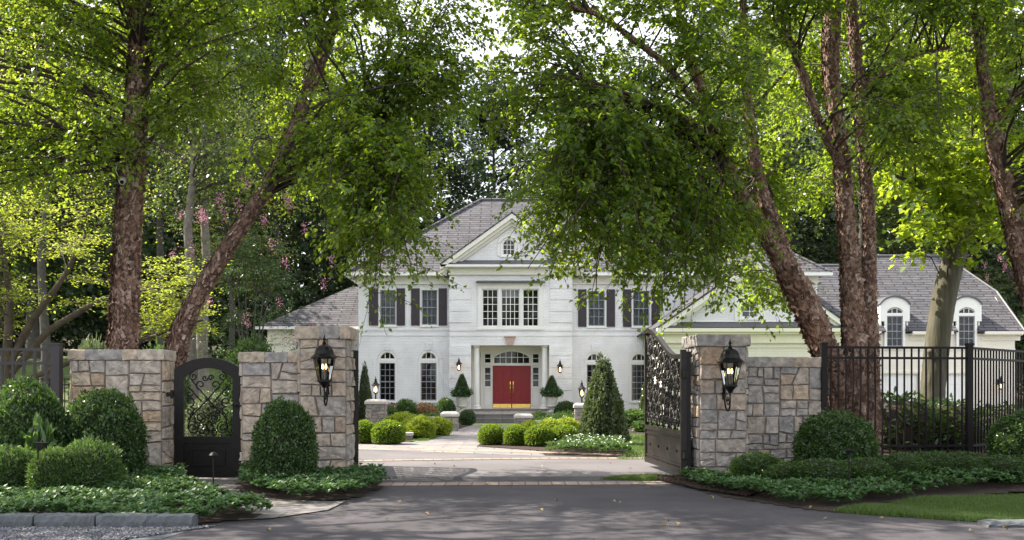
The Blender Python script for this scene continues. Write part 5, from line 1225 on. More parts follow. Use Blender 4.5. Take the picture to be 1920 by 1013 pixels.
# left upright birch
A = thing('river_birch', 'thick upright river birch with peeling bark and a camera, behind the tan stone wall', 'tree', (wx(226, 17.7), 17.7, 0))
sA = [stem([(225, 905, 38), (227, 760, 33), (229, 655, 31), (232, 600, 29), (236, 500, 28.5), (240, 420, 27), (246, 330, 27), (252, 240, 24), (258, 150, 23), (264, 60, 22), (262, 0, 22), (252, -120, 17), (250, -300, 11), (255, -420, 5)], 17.7, 17.2),
      stem([(258, 20, 15), (235, -10, 15), (205, -80, 12), (170, -200, 8), (150, -330, 4)], 17.3, 16.6)]
sk = trunk_part(A, sA, 5, BK, 2600, 24, .14, .10)
for st_ in sA: nl += 0
cA = clusters([([(-330, -330), (470, -330), (520, 0), (330, 60), (300, 160), (170, 200), (-330, 200)], 90, 13.6, 18.2, []),
               ([(-330, 180), (210, 180), (190, 330), (100, 400), (-330, 420)], 34, 14.5, 18.5, []),
               ([(280, -100), (560, -100), (520, 90), (480, 190), (390, 240), (290, 200)], 34, 14.5, 18, [(560, 130, 50)]),
               ([(150, 40), (330, 40), (330, 110), (160, 110)], 3, 15.5, 16.6, []),
               ([(-330, -900), (560, -900), (560, -330), (-330, -330)], 34, 11.5, 16, [])], 2)
nl += crown(A, sk, cA, 21, M['birch'], .085, .062, 12, 22, .8, .45)
# left leaning birch
B = thing('river_birch', 'river birch leaning right over the small arched gate, foliage hanging before the house roof', 'tree', (wx(318, 17.8), 17.8, 0))
sB = [stem([(300, 905, 30), (318, 720, 26), (330, 650, 25), (345, 605, 23), (368, 560, 20), (392, 520, 19.5), (415, 480, 19), (442, 440, 18), (468, 400, 17), (492, 365, 17), (515, 330, 16.5), (535, 285, 15), (555, 235, 14), (575, 180, 15), (595, 125, 15), (612, 85, 14), (630, 30, 11), (640, -60, 9), (655, -200, 6)], 17.8, 15.8),
      stem([(610, 90, 11), (590, 20, 9), (560, -80, 7), (530, -200, 4)], 15.9, 15.6), stem([(520, 320, 9), (570, 260, 8), (640, 230, 6), (720, 240, 4)], 16.8, 15.5)]
sk = trunk_part(B, sB, 15, BK, 1800, 18, .14, .085)
cB = clusters([([(820, -60), (900, -60), (905, 120), (860, 260), (820, 200)], 16, 13.5, 15.5, []), ([(470, -330), (860, -330), (840, -40), (790, 40), (700, 110), (660, 130), (560, 60), (480, 60)], 62, 13.2, 16.8, [(560, 125, 50), (900, 60, 60)]),
               ([(600, 90), (690, 130), (700, 190), (800, 240), (820, 300), (800, 380), (760, 440), (700, 430), (620, 420), (560, 360), (540, 280), (600, 200)], 72, 13.4, 16.6, [(700, 165, 22)]),
               ([(600, 400), (780, 400), (765, 480), (740, 530), (660, 540), (620, 490)], 28, 13.8, 16, []), ([(670, 500), (770, 480), (790, 530), (700, 555)], 5, 14, 15.5, []),
               ([(430, 60), (560, 190), (560, 300), (470, 330), (500, 200)], 8, 14.5, 16.5, [(560, 130, 40)]),
               ([(735, 20), (860, 100), (800, 170), (740, 130)], 7, 13.5, 15.5, [(760, 150, 20)]),
               ([(470, -800), (860, -800), (860, -330), (470, -330)], 18, 11.5, 16, [])], 3)
nl += crown(B, sk, cB, 22, M['birch'], .08, .058, 12, 22, .7, .5)
# right leaning birch (two limbs)
Cc = thing('river_birch', 'river birch leaning left with a forked trunk behind the grey stone wall', 'tree', (wx(1575, 18.2), 18.2, .2))
sC = [stem([(1590, 870, 40), (1572, 760, 38), (1552, 670, 36), (1530, 615, 35), (1512, 575, 34), (1492, 535, 33), (1472, 498, 29), (1445, 455, 22), (1425, 425, 20), (1400, 385, 19), (1375, 335, 18), (1355, 295, 16), (1335, 235, 14), (1315, 170, 12), (1290, 90, 10), (1265, -20, 8), (1240, -160, 5)], 18.2, 15.8, .82),
      stem([(1482, 520, 22), (1468, 478, 19), (1455, 440, 18), (1440, 395, 16), (1427, 350, 14), (1417, 310, 13), (1408, 250, 11), (1400, 170, 9), (1395, 60, 7), (1390, -60, 4)], 17.4, 16.4),
      stem([(1365, 300, 9), (1300, 230, 8), (1210, 190, 6), (1110, 170, 4)], 16.4, 15), stem([(1340, 240, 8), (1250, 120, 7), (1130, 30, 5), (1040, 0, 3)], 16.1, 15)]
sk = trunk_part(Cc, sC, 25, BK, 2600, 24, .14, .11)
holesR = [(935, 120, 48), (905, 40, 60)]
cC = clusters([([(925, 370), (1060, 330), (1080, 520), (1010, 545), (960, 480)], 13, 13.8, 16, []), ([(900, -80), (990, -80), (980, 120), (950, 260), (900, 130)], 19, 13.5, 16, [(905, 60, 18)]), ([(990, -330), (1560, -330), (1540, 60), (1500, 240), (1440, 330), (1320, 330), (1220, 370), (1120, 380), (1040, 360), (980, 290), (950, 200), (1000, 130), (960, 70)], 112, 13.6, 17.6, holesR),
               ([(1000, 340), (1220, 350), (1440, 330), (1460, 400), (1400, 470), (1330, 520), (1240, 530), (1150, 500), (1080, 470), (1020, 420)], 62, 13.8, 17.6, []),
               ([(1180, 470), (1420, 470), (1440, 520), (1400, 545), (1320, 560), (1240, 560), (1200, 540)], 20, 14.5, 17, []),
               ([(1040, 440), (1180, 460), (1190, 560), (1110, 560), (1060, 500)], 14, 14.5, 16.5, []), ([(1170, 520), (1440, 520), (1460, 560), (1330, 580), (1200, 580)], 12, 14.5, 16.5, []),
               ([(990, -800), (1560, -800), (1560, -330), (990, -330)], 22, 12, 17.5, [])], 4)
nl += crown(Cc, sk, cC, 23, M['birch2'], .09, .066, 12, 20, .7, .5)
# right upright double birch
E = thing('river_birch', 'twin stemmed upright river birch with pale peeling bark behind the right fence', 'tree', (wx(1615, 18.0), 18.0, .2))
sE = [stem([(1602, 900, 30), (1602, 760, 27), (1602, 650, 26), (1600, 600, 25), (1596, 520, 22), (1590, 440, 20), (1582, 360, 18.5), (1578, 300, 18), (1566, 220, 17), (1558, 150, 17.5), (1556, 80, 18.5), (1562, 20, 19), (1562, -60, 14), (1560, -200, 10), (1550, -380, 5)], 18.0, 17.3),
      stem([(1632, 900, 26), (1630, 760, 24), (1628, 650, 22), (1627, 590, 19), (1630, 500, 15), (1630, 430, 14), (1626, 350, 13.5), (1618, 270, 13), (1612, 200, 13), (1606, 120, 13.5), (1602, 60, 13), (1596, 0, 12), (1590, -120, 9), (1590, -300, 5)], 18.1, 17.6),
      stem([(1580, 310, 10), (1555, 270, 9.5), (1535, 225, 9), (1515, 170, 9), (1498, 120, 8), (1478, 70, 7), (1462, 20, 6), (1450, -70, 4)], 17.5, 16.8), stem([(1610, 170, 6), (1660, 130, 5), (1720, 100, 4), (1780, 90, 3)], 17.6, 16.5)]
sk = trunk_part(E, sE, 35, BK, 2600, 22, .14, .10)
cE = clusters([([(1480, -330), (1860, -330), (1850, 150), (1760, 260), (1680, 280), (1480, 100)], 95, 14, 17.0, []),
               ([(1620, 150), (1800, 150), (1800, 260), (1660, 300)], 16, 17.8, 20.5, []), ([(1400, 100), (1560, 100), (1560, 360), (1480, 380)], 20, 18.2, 20.5, []),
               ([(1480, -800), (1860, -800), (1860, -330), (1480, -330)], 34, 13, 19, [])], 5)
nl += crown(E, sk, cE, 24, M['birch2'], .085, .06, 12, 22, .75, .45)
# far right birch
Gt = thing('river_birch', 'dark river birch at the right edge, its trunk slanting out of the picture', 'tree', (wx(2010, 17.3), 17.3, .2))
sG = [stem([(2030, 880, 34), (1990, 730, 32), (1955, 600, 29), (1925, 500, 26), (1903, 425, 24), (1885, 350, 21), (1868, 285, 19), (1858, 225, 16), (1846, 150, 13), (1835, 60, 11), (1828, -20, 11), (1815, -160, 8), (1810, -320, 4)], 17.3, 16.4),
      stem([(1862, 250, 9), (1900, 180, 8), (1960, 110, 6), (2040, 50, 4)], 16.8, 16)]
sk = trunk_part(Gt, sG, 45, BK, 2000, 20, .14, .10)
cG = clusters([([(1800, -330), (2250, -330), (2250, 450), (1960, 380), (1900, 270), (1800, 200)], 85, 13.8, 17.2, []),
               ([(1800, -800), (2250, -800), (2250, -330), (1800, -330)], 25, 13, 18, [])], 6)
nl += crown(Gt, sk, cG, 25, M['birch2'], .085, .062, 12, 20, .8, .45)
# smooth barked maple behind the fence
Mp = thing('maple', 'maple with smooth green grey trunk and bright lobed leaves behind the right fence', 'tree', (wx(1745, 21), 21, .2))
sM = [stem([(1738, 880, 30), (1746, 800, 27), (1750, 720, 26), (1757, 650, 26), (1765, 590, 25), (1776, 530, 25), (1790, 480, 24), (1805, 420, 22), (1815, 370, 18), (1822, 300, 14), (1830, 200, 9)], 21, 21, 1.1),
      stem([(1800, 440, 12), (1770, 390, 10), (1730, 350, 7), (1680, 330, 4)], 21, 20)]
sk = trunk_part(Mp, sM, 55, [M['maplebark']], 0, 22, .06)
V, F4, caps, C3, rr = trunk_mesh([(P(1749, 668, 20.75), .10), (P(1746, 660, 20.66), .085), (P(1744, 656, 20.6), .05)], 3, 12, .03, .2)
link('knot', npmesh('knot', V-np.array(WL[Mp.name]), [F4, caps], [M['maplebark']], [0, 0]), Mp)
cM = clusters([([(1655, 280), (1760, 250), (1920, 270), (1960, 420), (1880, 440), (1790, 430), (1740, 440), (1690, 420), (1660, 360)], 50, 18.8, 22.5, []),
               ([(1655, -300), (2100, -300), (2100, 300), (1655, 250)], 60, 19, 24, [])], 7)
nl += crown(Mp, sk, cM, 26, M['maple'], .15, .14, 8, 11, .85, .35, MAPLE, .35, .03)

# security camera on the left birch
cp = P(230, 341, 17.16); t = thing('security_camera', 'small white security camera fixed high on the left birch trunk', 'camera', cp)
m = MB(); m.tube([cp+Vector((0, .22, .02)), cp+Vector((0, .05, .02))], .02, 8); m.build('mount', M['camwhite'], t)
m = MB(); m.tube([cp+Vector((-.015, .09, .045)), cp+Vector((-.015, .08, .05)), cp+Vector((.0, -.03, .0)), cp+Vector((.012, -.07, -.02))], [.03, .055, .058, .05], 14); m.build('housing', M['camwhite'], t, smooth=True)
m = MB(); m.tube([cp+Vector((.012, -.068, -.019)), cp+Vector((.016, -.083, -.026))], [.036, .03], 12); m.build('lens', M['iron'], t)
m = MB(); m.tube([cp+Vector((-.01, .1, .05)), cp+Vector((-.09, .02, .1)), cp+Vector((-.13, .02, .2)), cp+Vector((-.11, .03, .33)), cp+Vector((-.03, .05, .37))], .008, 5); m.build('cable', M['camwhite'], t)

# unseen trees added for the light: left pair shades the drive, others block skylight
def simple_tree(name, label, cat, x, y, h, crad, ncl, seed, mat, leaf=.12, tr=.25, z0=0., twigs=9, per=12, crownlo=.3, group=None, tw=1.2, bark=None, T=DIA, flakes_=0, lean=(0, 0), squash=1.):
    t = thing(name, label, cat, (x, y, z0), group); rng = np.random.default_rng(seed)
    top = Vector((x+lean[0], y+lean[1], z0+h*.86)); pts = []
    for i in range(9):
        s = i/8; pts.append((Vector((x, y, z0-.2)).lerp(top, s)+Vector((rng.normal(0, .08), rng.normal(0, .08), 0))*(s > 0), tr*(1-.85*s)*(1.35 if i == 0 else 1)))
    sk = trunk_part(t, [pts], seed, [bark or M['greybark'], M['flake']], flakes_, 12, .1)
    u = unit(rng.normal(size=(ncl, 3))); rad = rng.uniform(.45, 1, (ncl, 1))**.6*(1+.25*lump(u, seed, 2.5))[:, None]
    zc = z0+h*(crownlo+1)/2; c = u*rad*np.array([crad, crad, h*(1-crownlo)/2*squash])+np.array([x+lean[0]*.6, y+lean[1]*.6, zc])
    c = c[c[:, 2] > z0+h*crownlo*.7]
    return t, crown(t, sk, c, seed+1, mat, leaf, leaf*.72, twigs, per, tw, .3, T, .1, .05, name='crown', spread=2)
for (x, y, h, cr, sd) in ((-10.5, 13.2, 14, 4.4, 71), (-14.8, 13.0, 13, 4.0, 72), (9.5, 6.5, 14, 5.0, 73), (-5.5, -1.5, 14, 5.5, 74)):
    lb = {71: 'unseen tree added at left to shade the driveway', 72: 'unseen tree added far left to shade the gravel and kerb', 73: 'unseen tree added at right to keep skylight off the entry drive', 74: 'unseen tree added behind the viewpoint to block skylight'}[sd]
    _, q = simple_tree('added_shade_tree', lb, 'tree', x, y, h, cr, {71: 34, 72: 44, 73: 60, 74: 60}[sd], sd, M['birch'], .13, .2, twigs=8, per=13, crownlo=.5); nl += q

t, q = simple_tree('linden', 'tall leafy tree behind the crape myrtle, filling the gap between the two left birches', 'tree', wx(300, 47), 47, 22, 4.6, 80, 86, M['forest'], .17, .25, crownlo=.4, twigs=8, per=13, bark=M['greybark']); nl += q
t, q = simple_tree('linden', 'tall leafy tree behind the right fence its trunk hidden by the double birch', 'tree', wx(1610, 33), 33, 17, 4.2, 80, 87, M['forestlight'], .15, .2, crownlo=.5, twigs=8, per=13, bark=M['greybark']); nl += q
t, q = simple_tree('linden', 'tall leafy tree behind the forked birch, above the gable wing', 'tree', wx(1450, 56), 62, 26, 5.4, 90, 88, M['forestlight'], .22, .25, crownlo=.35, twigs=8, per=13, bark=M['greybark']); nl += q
# middle distance, left: spreading dogwood, crape myrtle, tall tree
D = thing('dogwood', 'spreading dogwood with layered yellow green leaves behind the left birch', 'tree', (wx(20, 22), 22, 0))
sD = [stem([(10, 850, 16), (12, 720, 13), (15, 640, 11), (20, 560, 8), (5, 480, 5), (-10, 400, 3)], 22, 22), stem([(14, 690, 10), (60, 600, 9), (120, 520, 6), (160, 440, 4)], 22, 22.4), stem([(20, 700, 9), (90, 620, 8), (190, 560, 6), (300, 540, 4), (420, 530, 2.5)], 22, 22.6), stem([(30, 720, 8), (130, 680, 6), (260, 640, 4), (380, 600, 3)], 22, 22.5)]
sk = trunk_part(D, sD, 65, [M['brownbark'], M['brownbark']], 0, 10, .08)
cD = clusters([([(-260, 330), (190, 400), (190, 640), (-260, 650)], 62, 20.3, 24.5, []), ([(270, 490), (400, 470), (440, 560), (410, 640), (260, 650)], 26, 21, 24, []),
               ([(-260, 250), (120, 300), (190, 420), (-260, 400)], 24, 21, 25, [])], 8)
nl += crown(D, sk, cD, 27, M['dogwood'], .085, .05, 10, 15, .85, .06, DIA, .75, .022, M['brownbark'])
t, q = simple_tree('linden', 'tall bright leaved tree rising behind the leaning left birch', 'tree', wx(430, 44), 44, 15.5, 4.2, 66, 81, M['dogwood'], .12, .17, crownlo=.42, twigs=8, per=13, bark=M['greybark']); nl += q
t, q = simple_tree('linden', 'tall bright leaved tree at the left edge behind the dogwood', 'tree', wx(60, 36), 37, 17, 5.0, 80, 82, M['dogwood'], .12, .2, crownlo=.28, twigs=8, per=14, z0=th(-17, 37)); nl += q
t, q = simple_tree('tulip_tree', 'tall straight grey trunk seen through the garden gate', 'tree', wx(359, 35), 35, 17, 3.6, 60, 83, M['forestlight'], .15, .26, crownlo=.45, twigs=8, per=12, bark=M['palebark']); nl += q
t, q = simple_tree('tulip_tree', 'second grey trunk close beside the thick upright birch', 'tree', wx(385, 41), 41, 18, 4.2, 60, 84, M['forest'], .17, .28, crownlo=.42, twigs=8, per=12, bark=M['palebark'], z0=th(-12.6, 41)); nl += q
def myrtle(label, px, Y, z0, h, rad, seed, blooms=90, n=46):
    x = wx(px, Y); t = thing('crape_myrtle', label, 'tree', (x, Y, z0), 'pink flowering crape myrtles'); rng = np.random.default_rng(seed); st = []
    for i in range(6):
        a = i*1.05; st.append([(Vector((x+.15*math.cos(a)*(1+3.2*s*s*rad/2), Y+.15*math.sin(a)*(1+3*s*s*rad/2), z0+h*.6*s)), .05*(1-.6*s)) for s in (0, .25, .5, .75, 1)])
    sk = trunk_part(t, st, seed, [M['greybark'], M['greybark']], 0, 7, .05)
    u = unit(rng.normal(size=(n, 3))); c = u*rng.uniform(.5, 1, (n, 1))**.5*np.array([rad, rad, h*.4])+np.array([x, Y, z0+h*.58]); q = crown(t, sk, c, seed, M['myrtle'], .085, .05, 9, 14, .7, .15, DIA, .2, .012, name='crown')
    u = unit(rng.normal(size=(blooms, 3))+np.array([0, -.25, .55])); bc = u*np.array([rad*1.25, rad*1.25, h*.46])*(1+.1*rng.normal(size=(blooms, 1)))+np.array([x, Y, z0+h*.6])
    k = 42; B = np.repeat(bc, k, 0)+rng.normal(0, 1, (blooms*k, 3))*np.array([.07, .07, .12]); V, Fi = leafgeo(B, rng.normal(size=(len(B), 3)), rng.normal(size=(len(B), 3)), .05, .05, DIA)
    link('blossom', npmesh('blossom', V-np.array([x, Y, z0]), [Fi], [M['pink']]), t); return q
nl += myrtle('crape myrtle with pink blossom tips left of the low shingled wing', 470, 34, .1, 7.9, 2.0, 91, 36, 80)
nl += myrtle('crape myrtle with pink blossoms beyond the right end of the garage', 1935, 58, 3, 9.5, 4.2, 92, 260, 90)
nl += myrtle('small crape myrtle in front of the low wing roof', 560, 45.5, 0, 5.0, 1.0, 93, 8, 30)
# ============================================================ THE WOODS behind the house
rng = np.random.default_rng(12)
wood = [(-40, 66, 24, 'forest'), (-33, 60, 22, 'forest'), (-27, 72, 27, 'forest'), (-21, 62, 22, 'forest'), (-15.5, 66, 25, 'forest'), (-10.5, 72, 25, 'pine'), (-5.5, 66, 22, 'forest'), (-1.5, 78, 28, 'pine'), (4, 70, 22, 'forest'),
        (9.5, 76, 26, 'forest'), (15, 68, 24, 'forestlight'), (21, 74, 26, 'forest'), (27, 66, 23, 'forestlight'), (33, 72, 25, 'forest'), (40, 66, 24, 'forest'), (46, 74, 26, 'forest'), (-48, 74, 27, 'forest'), (-24, 50, 17, 'forest'), (-31, 47, 16, 'forestlight'), (34, 52, 17, 'forestlight')]
wl = ['tall dark woodland tree at the far left edge behind the lawn', 'woodland tree behind the left birch, second from the edge', 'highest woodland tree at left, deep behind the dogwood', 'dark woodland tree behind the crape myrtle', 'woodland tree above the low shingled wing', 'tall dark pine behind the left end of the house roof', 'shorter woodland tree right behind the left hip of the roof', 'dark pine standing in the sky gap over the ridge', 'woodland tree directly behind the middle of the roof ridge', 'tall woodland tree behind the right half of the roof', 'light green woodland tree behind the gable wing', 'dark woodland tree behind the gap between house and garage', 'light green woodland tree behind the garage ridge', 'woodland tree behind the garage end', 'woodland tree beyond the pink crape myrtle at right', 'woodland tree at the far right edge', 'woodland tree out at the far left, deepest in the wood', 'nearer woodland tree left of the low wing', 'nearer light green tree at the left edge above the lawn', 'nearer light green tree right of the garage']
for i, (x, y, h, mt) in enumerate(wood):
    nm = 'pine' if mt == 'pine' else 'woodland_tree'
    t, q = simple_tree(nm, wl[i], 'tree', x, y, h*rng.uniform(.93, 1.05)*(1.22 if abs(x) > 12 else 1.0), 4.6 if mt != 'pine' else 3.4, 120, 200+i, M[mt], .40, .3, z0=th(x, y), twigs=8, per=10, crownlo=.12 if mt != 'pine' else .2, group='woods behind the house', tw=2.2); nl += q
# far mass of trees closing the view
n = 95000; p = np.c_[rng.uniform(-85, 85, n), rng.uniform(88, 104, n)]; hh = 14+9*sm((np.abs(p[:, 0])-14)/16)+4*np.sin(p[:, 0]*.21)+2.5*np.sin(p[:, 0]*.53+1)-5*np.exp(-((p[:, 0])/9)**2); z = thv(p[:, 0], p[:, 1])+rng.uniform(0, 1, n)**.8*hh
V, Fi = leafgeo(np.c_[p, z], rng.normal(size=(n, 3)), rng.normal(size=(n, 3)), rng.uniform(.7, 1.3, n), rng.uniform(.5, .9, n), DIA)
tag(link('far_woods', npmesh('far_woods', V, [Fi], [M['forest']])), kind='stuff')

for nm, x0, x1, y0, y1, h0, h1, n in (('undergrowth', -52, -13.5, 56, 61, 4.5, 7.5, 26000), ('undergrowth', 27, 60, 52, 58, 4, 7, 9000), ('undergrowth', -14, 16, 66, 70, 8, 14, 16000)):
    p = np.c_[rng.uniform(x0, x1, n), rng.uniform(y0, y1, n)]; hh = h0+(h1-h0)*(.5+.5*lump(np.c_[p, np.zeros(n)], n, .5)); z = thv(p[:, 0], p[:, 1])+rng.uniform(0, 1, n)**.8*hh
    V, Fi = leafgeo(np.c_[p, z], rng.normal(size=(n, 3)), rng.normal(size=(n, 3)), rng.uniform(.25, .5, n), rng.uniform(.18, .35, n), DIA)
    tag(link(nm, npmesh(nm, V, [Fi], [M['forest']])), kind='stuff')

# ============================================================ SHRUBS
def ballmesh(name, n, leaf, mats, seed, shape='ball', outw=.5, lumpy=.05, wd=.6, layers=.10, up=.0, T=DIA):
    """unit shrub: z 0..1, radius .5"""
    rng = np.random.default_rng(seed); u = unit(rng.normal(size=(n, 3)))
    if shape == 'ball':
        S3 = u*np.array([.5, .5, .5])+np.array([0, 0, .5]); N = u
        lo = S3[:, 2] < .35; S3[lo, :2] *= (1+.0*S3[lo, :2]); f = np.where(u[:, 2] < 0, 1/np.maximum(np.hypot(u[:, 0], u[:, 1]), .72), 1); S3[:, :2] *= f[:, None]
    elif shape == 'cone':
        z = 1-np.sqrt(rng.uniform(0, 1, n)); a = rng.uniform(0, 6.283, n); r = .5*np.minimum((1-z)**.72, 1)*np.minimum(1, .8+z*2.2); S3 = np.c_[r*np.cos(a), r*np.sin(a), z]; N = unit(np.c_[np.cos(a), np.sin(a), np.full(n, .35)])
    elif shape == 'egg':
        z = rng.uniform(0, 1, n); a = rng.uniform(0, 6.283, n); r = .5*np.sqrt(np.maximum(0, 1-np.abs(np.maximum(z-.35, 0)/.65)**2.3))*np.minimum(1, .84+z*.5); S3 = np.c_[r*np.cos(a), r*np.sin(a), z]; N = unit(np.c_[np.cos(a), np.sin(a), (z-.35)*1.6])
    k = 1+lumpy*lump(N+S3*2, seed, 3.5)+lumpy*.5*lump(S3, seed+5, 16); c = np.array([0, 0, .45]); S3 = c+(S3-c)*k[:, None]*(1-layers*rng.uniform(0, 1, (n, 1))**1.5); sh = (lump(S3, seed+9, 30) > .9); S3[sh] = c+(S3[sh]-c)*rng.uniform(1.0, 1.09, (sh.sum(), 1))
    D = unit(N*outw+rng.normal(0, .6, (n, 3))+np.array([0, 0, up])); V, Fi = leafgeo(S3, D, N+rng.normal(0, .8, (n, 3)), leaf*rng.uniform(.6, 1.3, n), leaf*wd*rng.uniform(.7, 1.2, n), T)
    # core
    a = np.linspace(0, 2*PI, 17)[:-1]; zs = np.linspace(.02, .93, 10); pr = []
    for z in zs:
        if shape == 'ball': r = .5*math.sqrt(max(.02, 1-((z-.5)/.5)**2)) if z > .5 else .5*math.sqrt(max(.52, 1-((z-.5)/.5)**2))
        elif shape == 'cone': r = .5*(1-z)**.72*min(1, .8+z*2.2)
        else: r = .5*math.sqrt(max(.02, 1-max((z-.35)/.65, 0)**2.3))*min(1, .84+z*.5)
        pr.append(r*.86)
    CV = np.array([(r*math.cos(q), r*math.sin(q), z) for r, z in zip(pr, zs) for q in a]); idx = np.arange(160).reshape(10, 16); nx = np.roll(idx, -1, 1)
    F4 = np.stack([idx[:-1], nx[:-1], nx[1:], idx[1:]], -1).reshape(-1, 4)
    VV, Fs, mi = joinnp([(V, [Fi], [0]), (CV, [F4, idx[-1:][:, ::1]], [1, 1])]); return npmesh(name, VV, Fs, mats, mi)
def shrub(name, me, label, cat, px, pyt, pyb, Y, wpx, group=None, z0=None, ry=1.0, rot=0, cut=0):
    """px centre, top row, base row, width in px"""
    z1 = wz(pyt, Y); z0 = (0 if z0 is None else z0); o = bpy.data.objects.new(name, me); COL.objects.link(o); w = wpx/F*Y
    o.location = (wx(px, Y), Y, z0); o.scale = (w, w*ry, (z1-z0)); o.rotation_euler = (0, 0, rot); return tag(o, label, cat, group)
near = [ballmesh('boxwood', 15000, .042, [M['box'], M['core']], 300+i, 'ball', lumpy=.12, layers=.12) for i in range(2)]
egg = ballmesh('boxwood', 15000, .04, [M['box'], M['core']], 305, 'egg', lumpy=.09, layers=.12)
shrub('boxwood', near[0], 'large round boxwood at the left edge in front of the grey fence', 'shrub', 48, 718, 0, 14.4, 146, 'clipped boxwoods by the street', ry=.9)
shrub('boxwood', near[1], 'large round boxwood in front of the tan stone wall', 'shrub', 193, 735, 0, 14.9, 146, 'clipped boxwoods by the street', rot=1)
shrub('boxwood', egg, 'tall egg shaped boxwood between the arched gate and the left pier', 'shrub', 534, 753, 0, 15.0, 118, 'clipped boxwoods by the street')
shrub('boxwood', near[1], 'round boxwood in front of the right fence, beside the grey stone wall', 'shrub', 1567, 773, 0, 15.6, 142, 'clipped boxwoods by the street', z0=.1, rot=2.2)
shrub('boxwood', near[0], 'round boxwood cut off by the right edge of the picture', 'shrub', 1935, 770, 0, 15.8, 140, 'clipped boxwoods by the street', z0=.2, rot=4)
jun = [ballmesh('low_shrub', 8000, .075, [M['juniper'], M['core']], 310+i, 'ball', .9, .12, .3, .2, .5) for i in range(2)]
shrub('low_shrub', jun[0], 'feathery low shrub between the two round boxwoods and the groundcover', 'shrub', 168, 828, 0, 13.4, 120, 'feathery low shrubs', ry=.8)
shrub('low_shrub', jun[1], 'feathery low shrub in front of the largest left boxwood', 'shrub', 105, 842, 0, 13.2, 100, 'feathery low shrubs', ry=.8, rot=1)
shrub('low_shrub', jun[1], 'feathery low shrub cut off by the left edge', 'shrub', 10, 838, 0, 13.3, 120, 'feathery low shrubs', ry=.8, rot=3)
hed = [ballmesh('low_hedge_shrub', 7000, .06, [M['box'], M['core']], 320+i, 'ball', .8, .13, .5, .2, .4) for i in range(3)]
hl = ['first low bush in front of the grey stone wall, nearest the right pier', 'low bush under the wing wall left of the round boxwood', 'low bush below the round right boxwood', 'low bush behind the right stake light', 'low bush in front of the middle of the right fence', 'low bush below the corner post of the right fence', 'low bush right of the fence corner post', 'low bush before the boxwood at the right edge', 'last low bush at the right edge of the picture']
for i, (px, py, Y, w) in enumerate(((1418, 850, 15.4, 95), (1480, 868, 14.9, 100), (1545, 862, 14.5, 110), (1620, 860, 14.6, 110), (1690, 852, 14.9, 105), (1750, 848, 15.1, 105), (1812, 850, 15.1, 110), (1880, 856, 14.9, 110), (1950, 852, 15.0, 115))):
    shrub('low_hedge_shrub', hed[i % 3], hl[i], 'shrub', px, py, 0, Y, w, 'row of low bushes in the right bed', z0=.05, rot=i*1.3, ry=.9)
# rhododendrons
rh = ballmesh('rhododendron', 2600, .15, [M['rhodo'], M['twig']], 330, 'ball', .5, .25, .28, .55, .3, OVAL)
for px, py, Y, w, lb in ((1690, 745, 19.0, 150, 'dark rhododendron behind the right fence, between birch and maple trunks'), (1775, 755, 19.3, 140, 'dark rhododendron behind the fence in front of the maple trunk'), (1875, 765, 20.5, 120, 'dark rhododendron behind the fence right of the corner post')):
    shrub('rhododendron', rh, lb, 'shrub', px, py, 0, Y, w, 'rhododendrons behind the right fence', z0=.3, rot=px)
va = ballmesh('variegated_shrub', 5000, .07, [M['varieg'], M['core']], 331, 'egg', .7, .14, .5, .25)
shrub('variegated_shrub', va, 'cream and green shrub seen through the scrollwork of the garden gate', 'shrub', 396, 738, 0, 25, 88)
shrub('variegated_shrub', va, 'pale flowering shrub behind the wall beside the thick birch', 'shrub', 175, 640, 0, 24.5, 80, z0=0, rot=2)
gs = ballmesh('evergreen_shrub', 7000, .06, [M['box'], M['core']], 332, 'egg', .6, .14, .5, .2)
for px, py, Y, w, lb in ((435, 770, 24, 60, 'dark evergreen behind the garden gate at its latch side'), (300, 655, 27, 110, 'dark evergreen between the two left birches above the wall'), (545, 690, 30, 90, 'dark evergreen behind the short wall left of the pier'), (470, 640, 33, 100, 'dark evergreen below the crape myrtle behind the wall'), (640, 640, 40, 60, 'dark evergreen behind the left pier')):
    shrub('evergreen_shrub', gs, lb, 'shrub', px, py, 0, Y, w, 'dark evergreens behind the stone walls', rot=px)
# mid ground balls
mid = [ballmesh('boxwood_ball', 4200, .075, [M['boxlight'], M['core']], 340+i, 'ball', .7, .05, .6, .12, .3) for i in range(3)]
mb = [(683, 789, 27.9, 44, 'bright boxwood ball just right of the left pier'), (728, 789, 27.6, 60, 'bright boxwood ball left of the little stone bench'), (922, 796, 27.4, 50, 'first boxwood ball of the right row, beside the bluestone walk'), (968, 797, 27.0, 46, 'second boxwood ball of the right row from the walk'), (1011, 797, 26.6, 52, 'third boxwood ball of the right row'), (1058, 797, 26.9, 54, 'boxwood ball at the foot of the holly cone')]
for i, (px, py, Y, w, lb) in enumerate(mb): shrub('boxwood_ball', mid[i % 3], lb, 'shrub', px, py, 0, Y, w, 'boxwood balls along the inner drive', rot=i*2)
dk = [ballmesh('clipped_shrub', 3500, .07, [M['box'], M['core']], 350+i, 'ball', .6, .05, .6, .1) for i in range(2)]
for i, (px, py, Y, w, lb) in enumerate(((836, 747, 46.6, 36, 'dark clipped dome under the left porch lantern'), (876, 769, 43.5, 31, 'dark ball shrub left of the porch steps'), (1011, 771, 44.5, 28, 'small dark ball right of the porch steps'), (1032, 777, 44.6, 22, 'small dark ball beside the right urn'), (1061, 753, 46.6, 42, 'dark clipped dome under the right porch lantern'), (1047, 776, 44.3, 30, 'small dark mound below the right dome'))):
    shrub('clipped_shrub', dk[i % 2], lb, 'shrub', px, py, 0, Y, w, 'dark clipped shrubs by the porch', rot=i)
go = [ballmesh('golden_shrub', 3600, .12, [M['gold'], M['core']], 360+i, 'ball', .8, .16, .4, .25, .7) for i in range(2)]
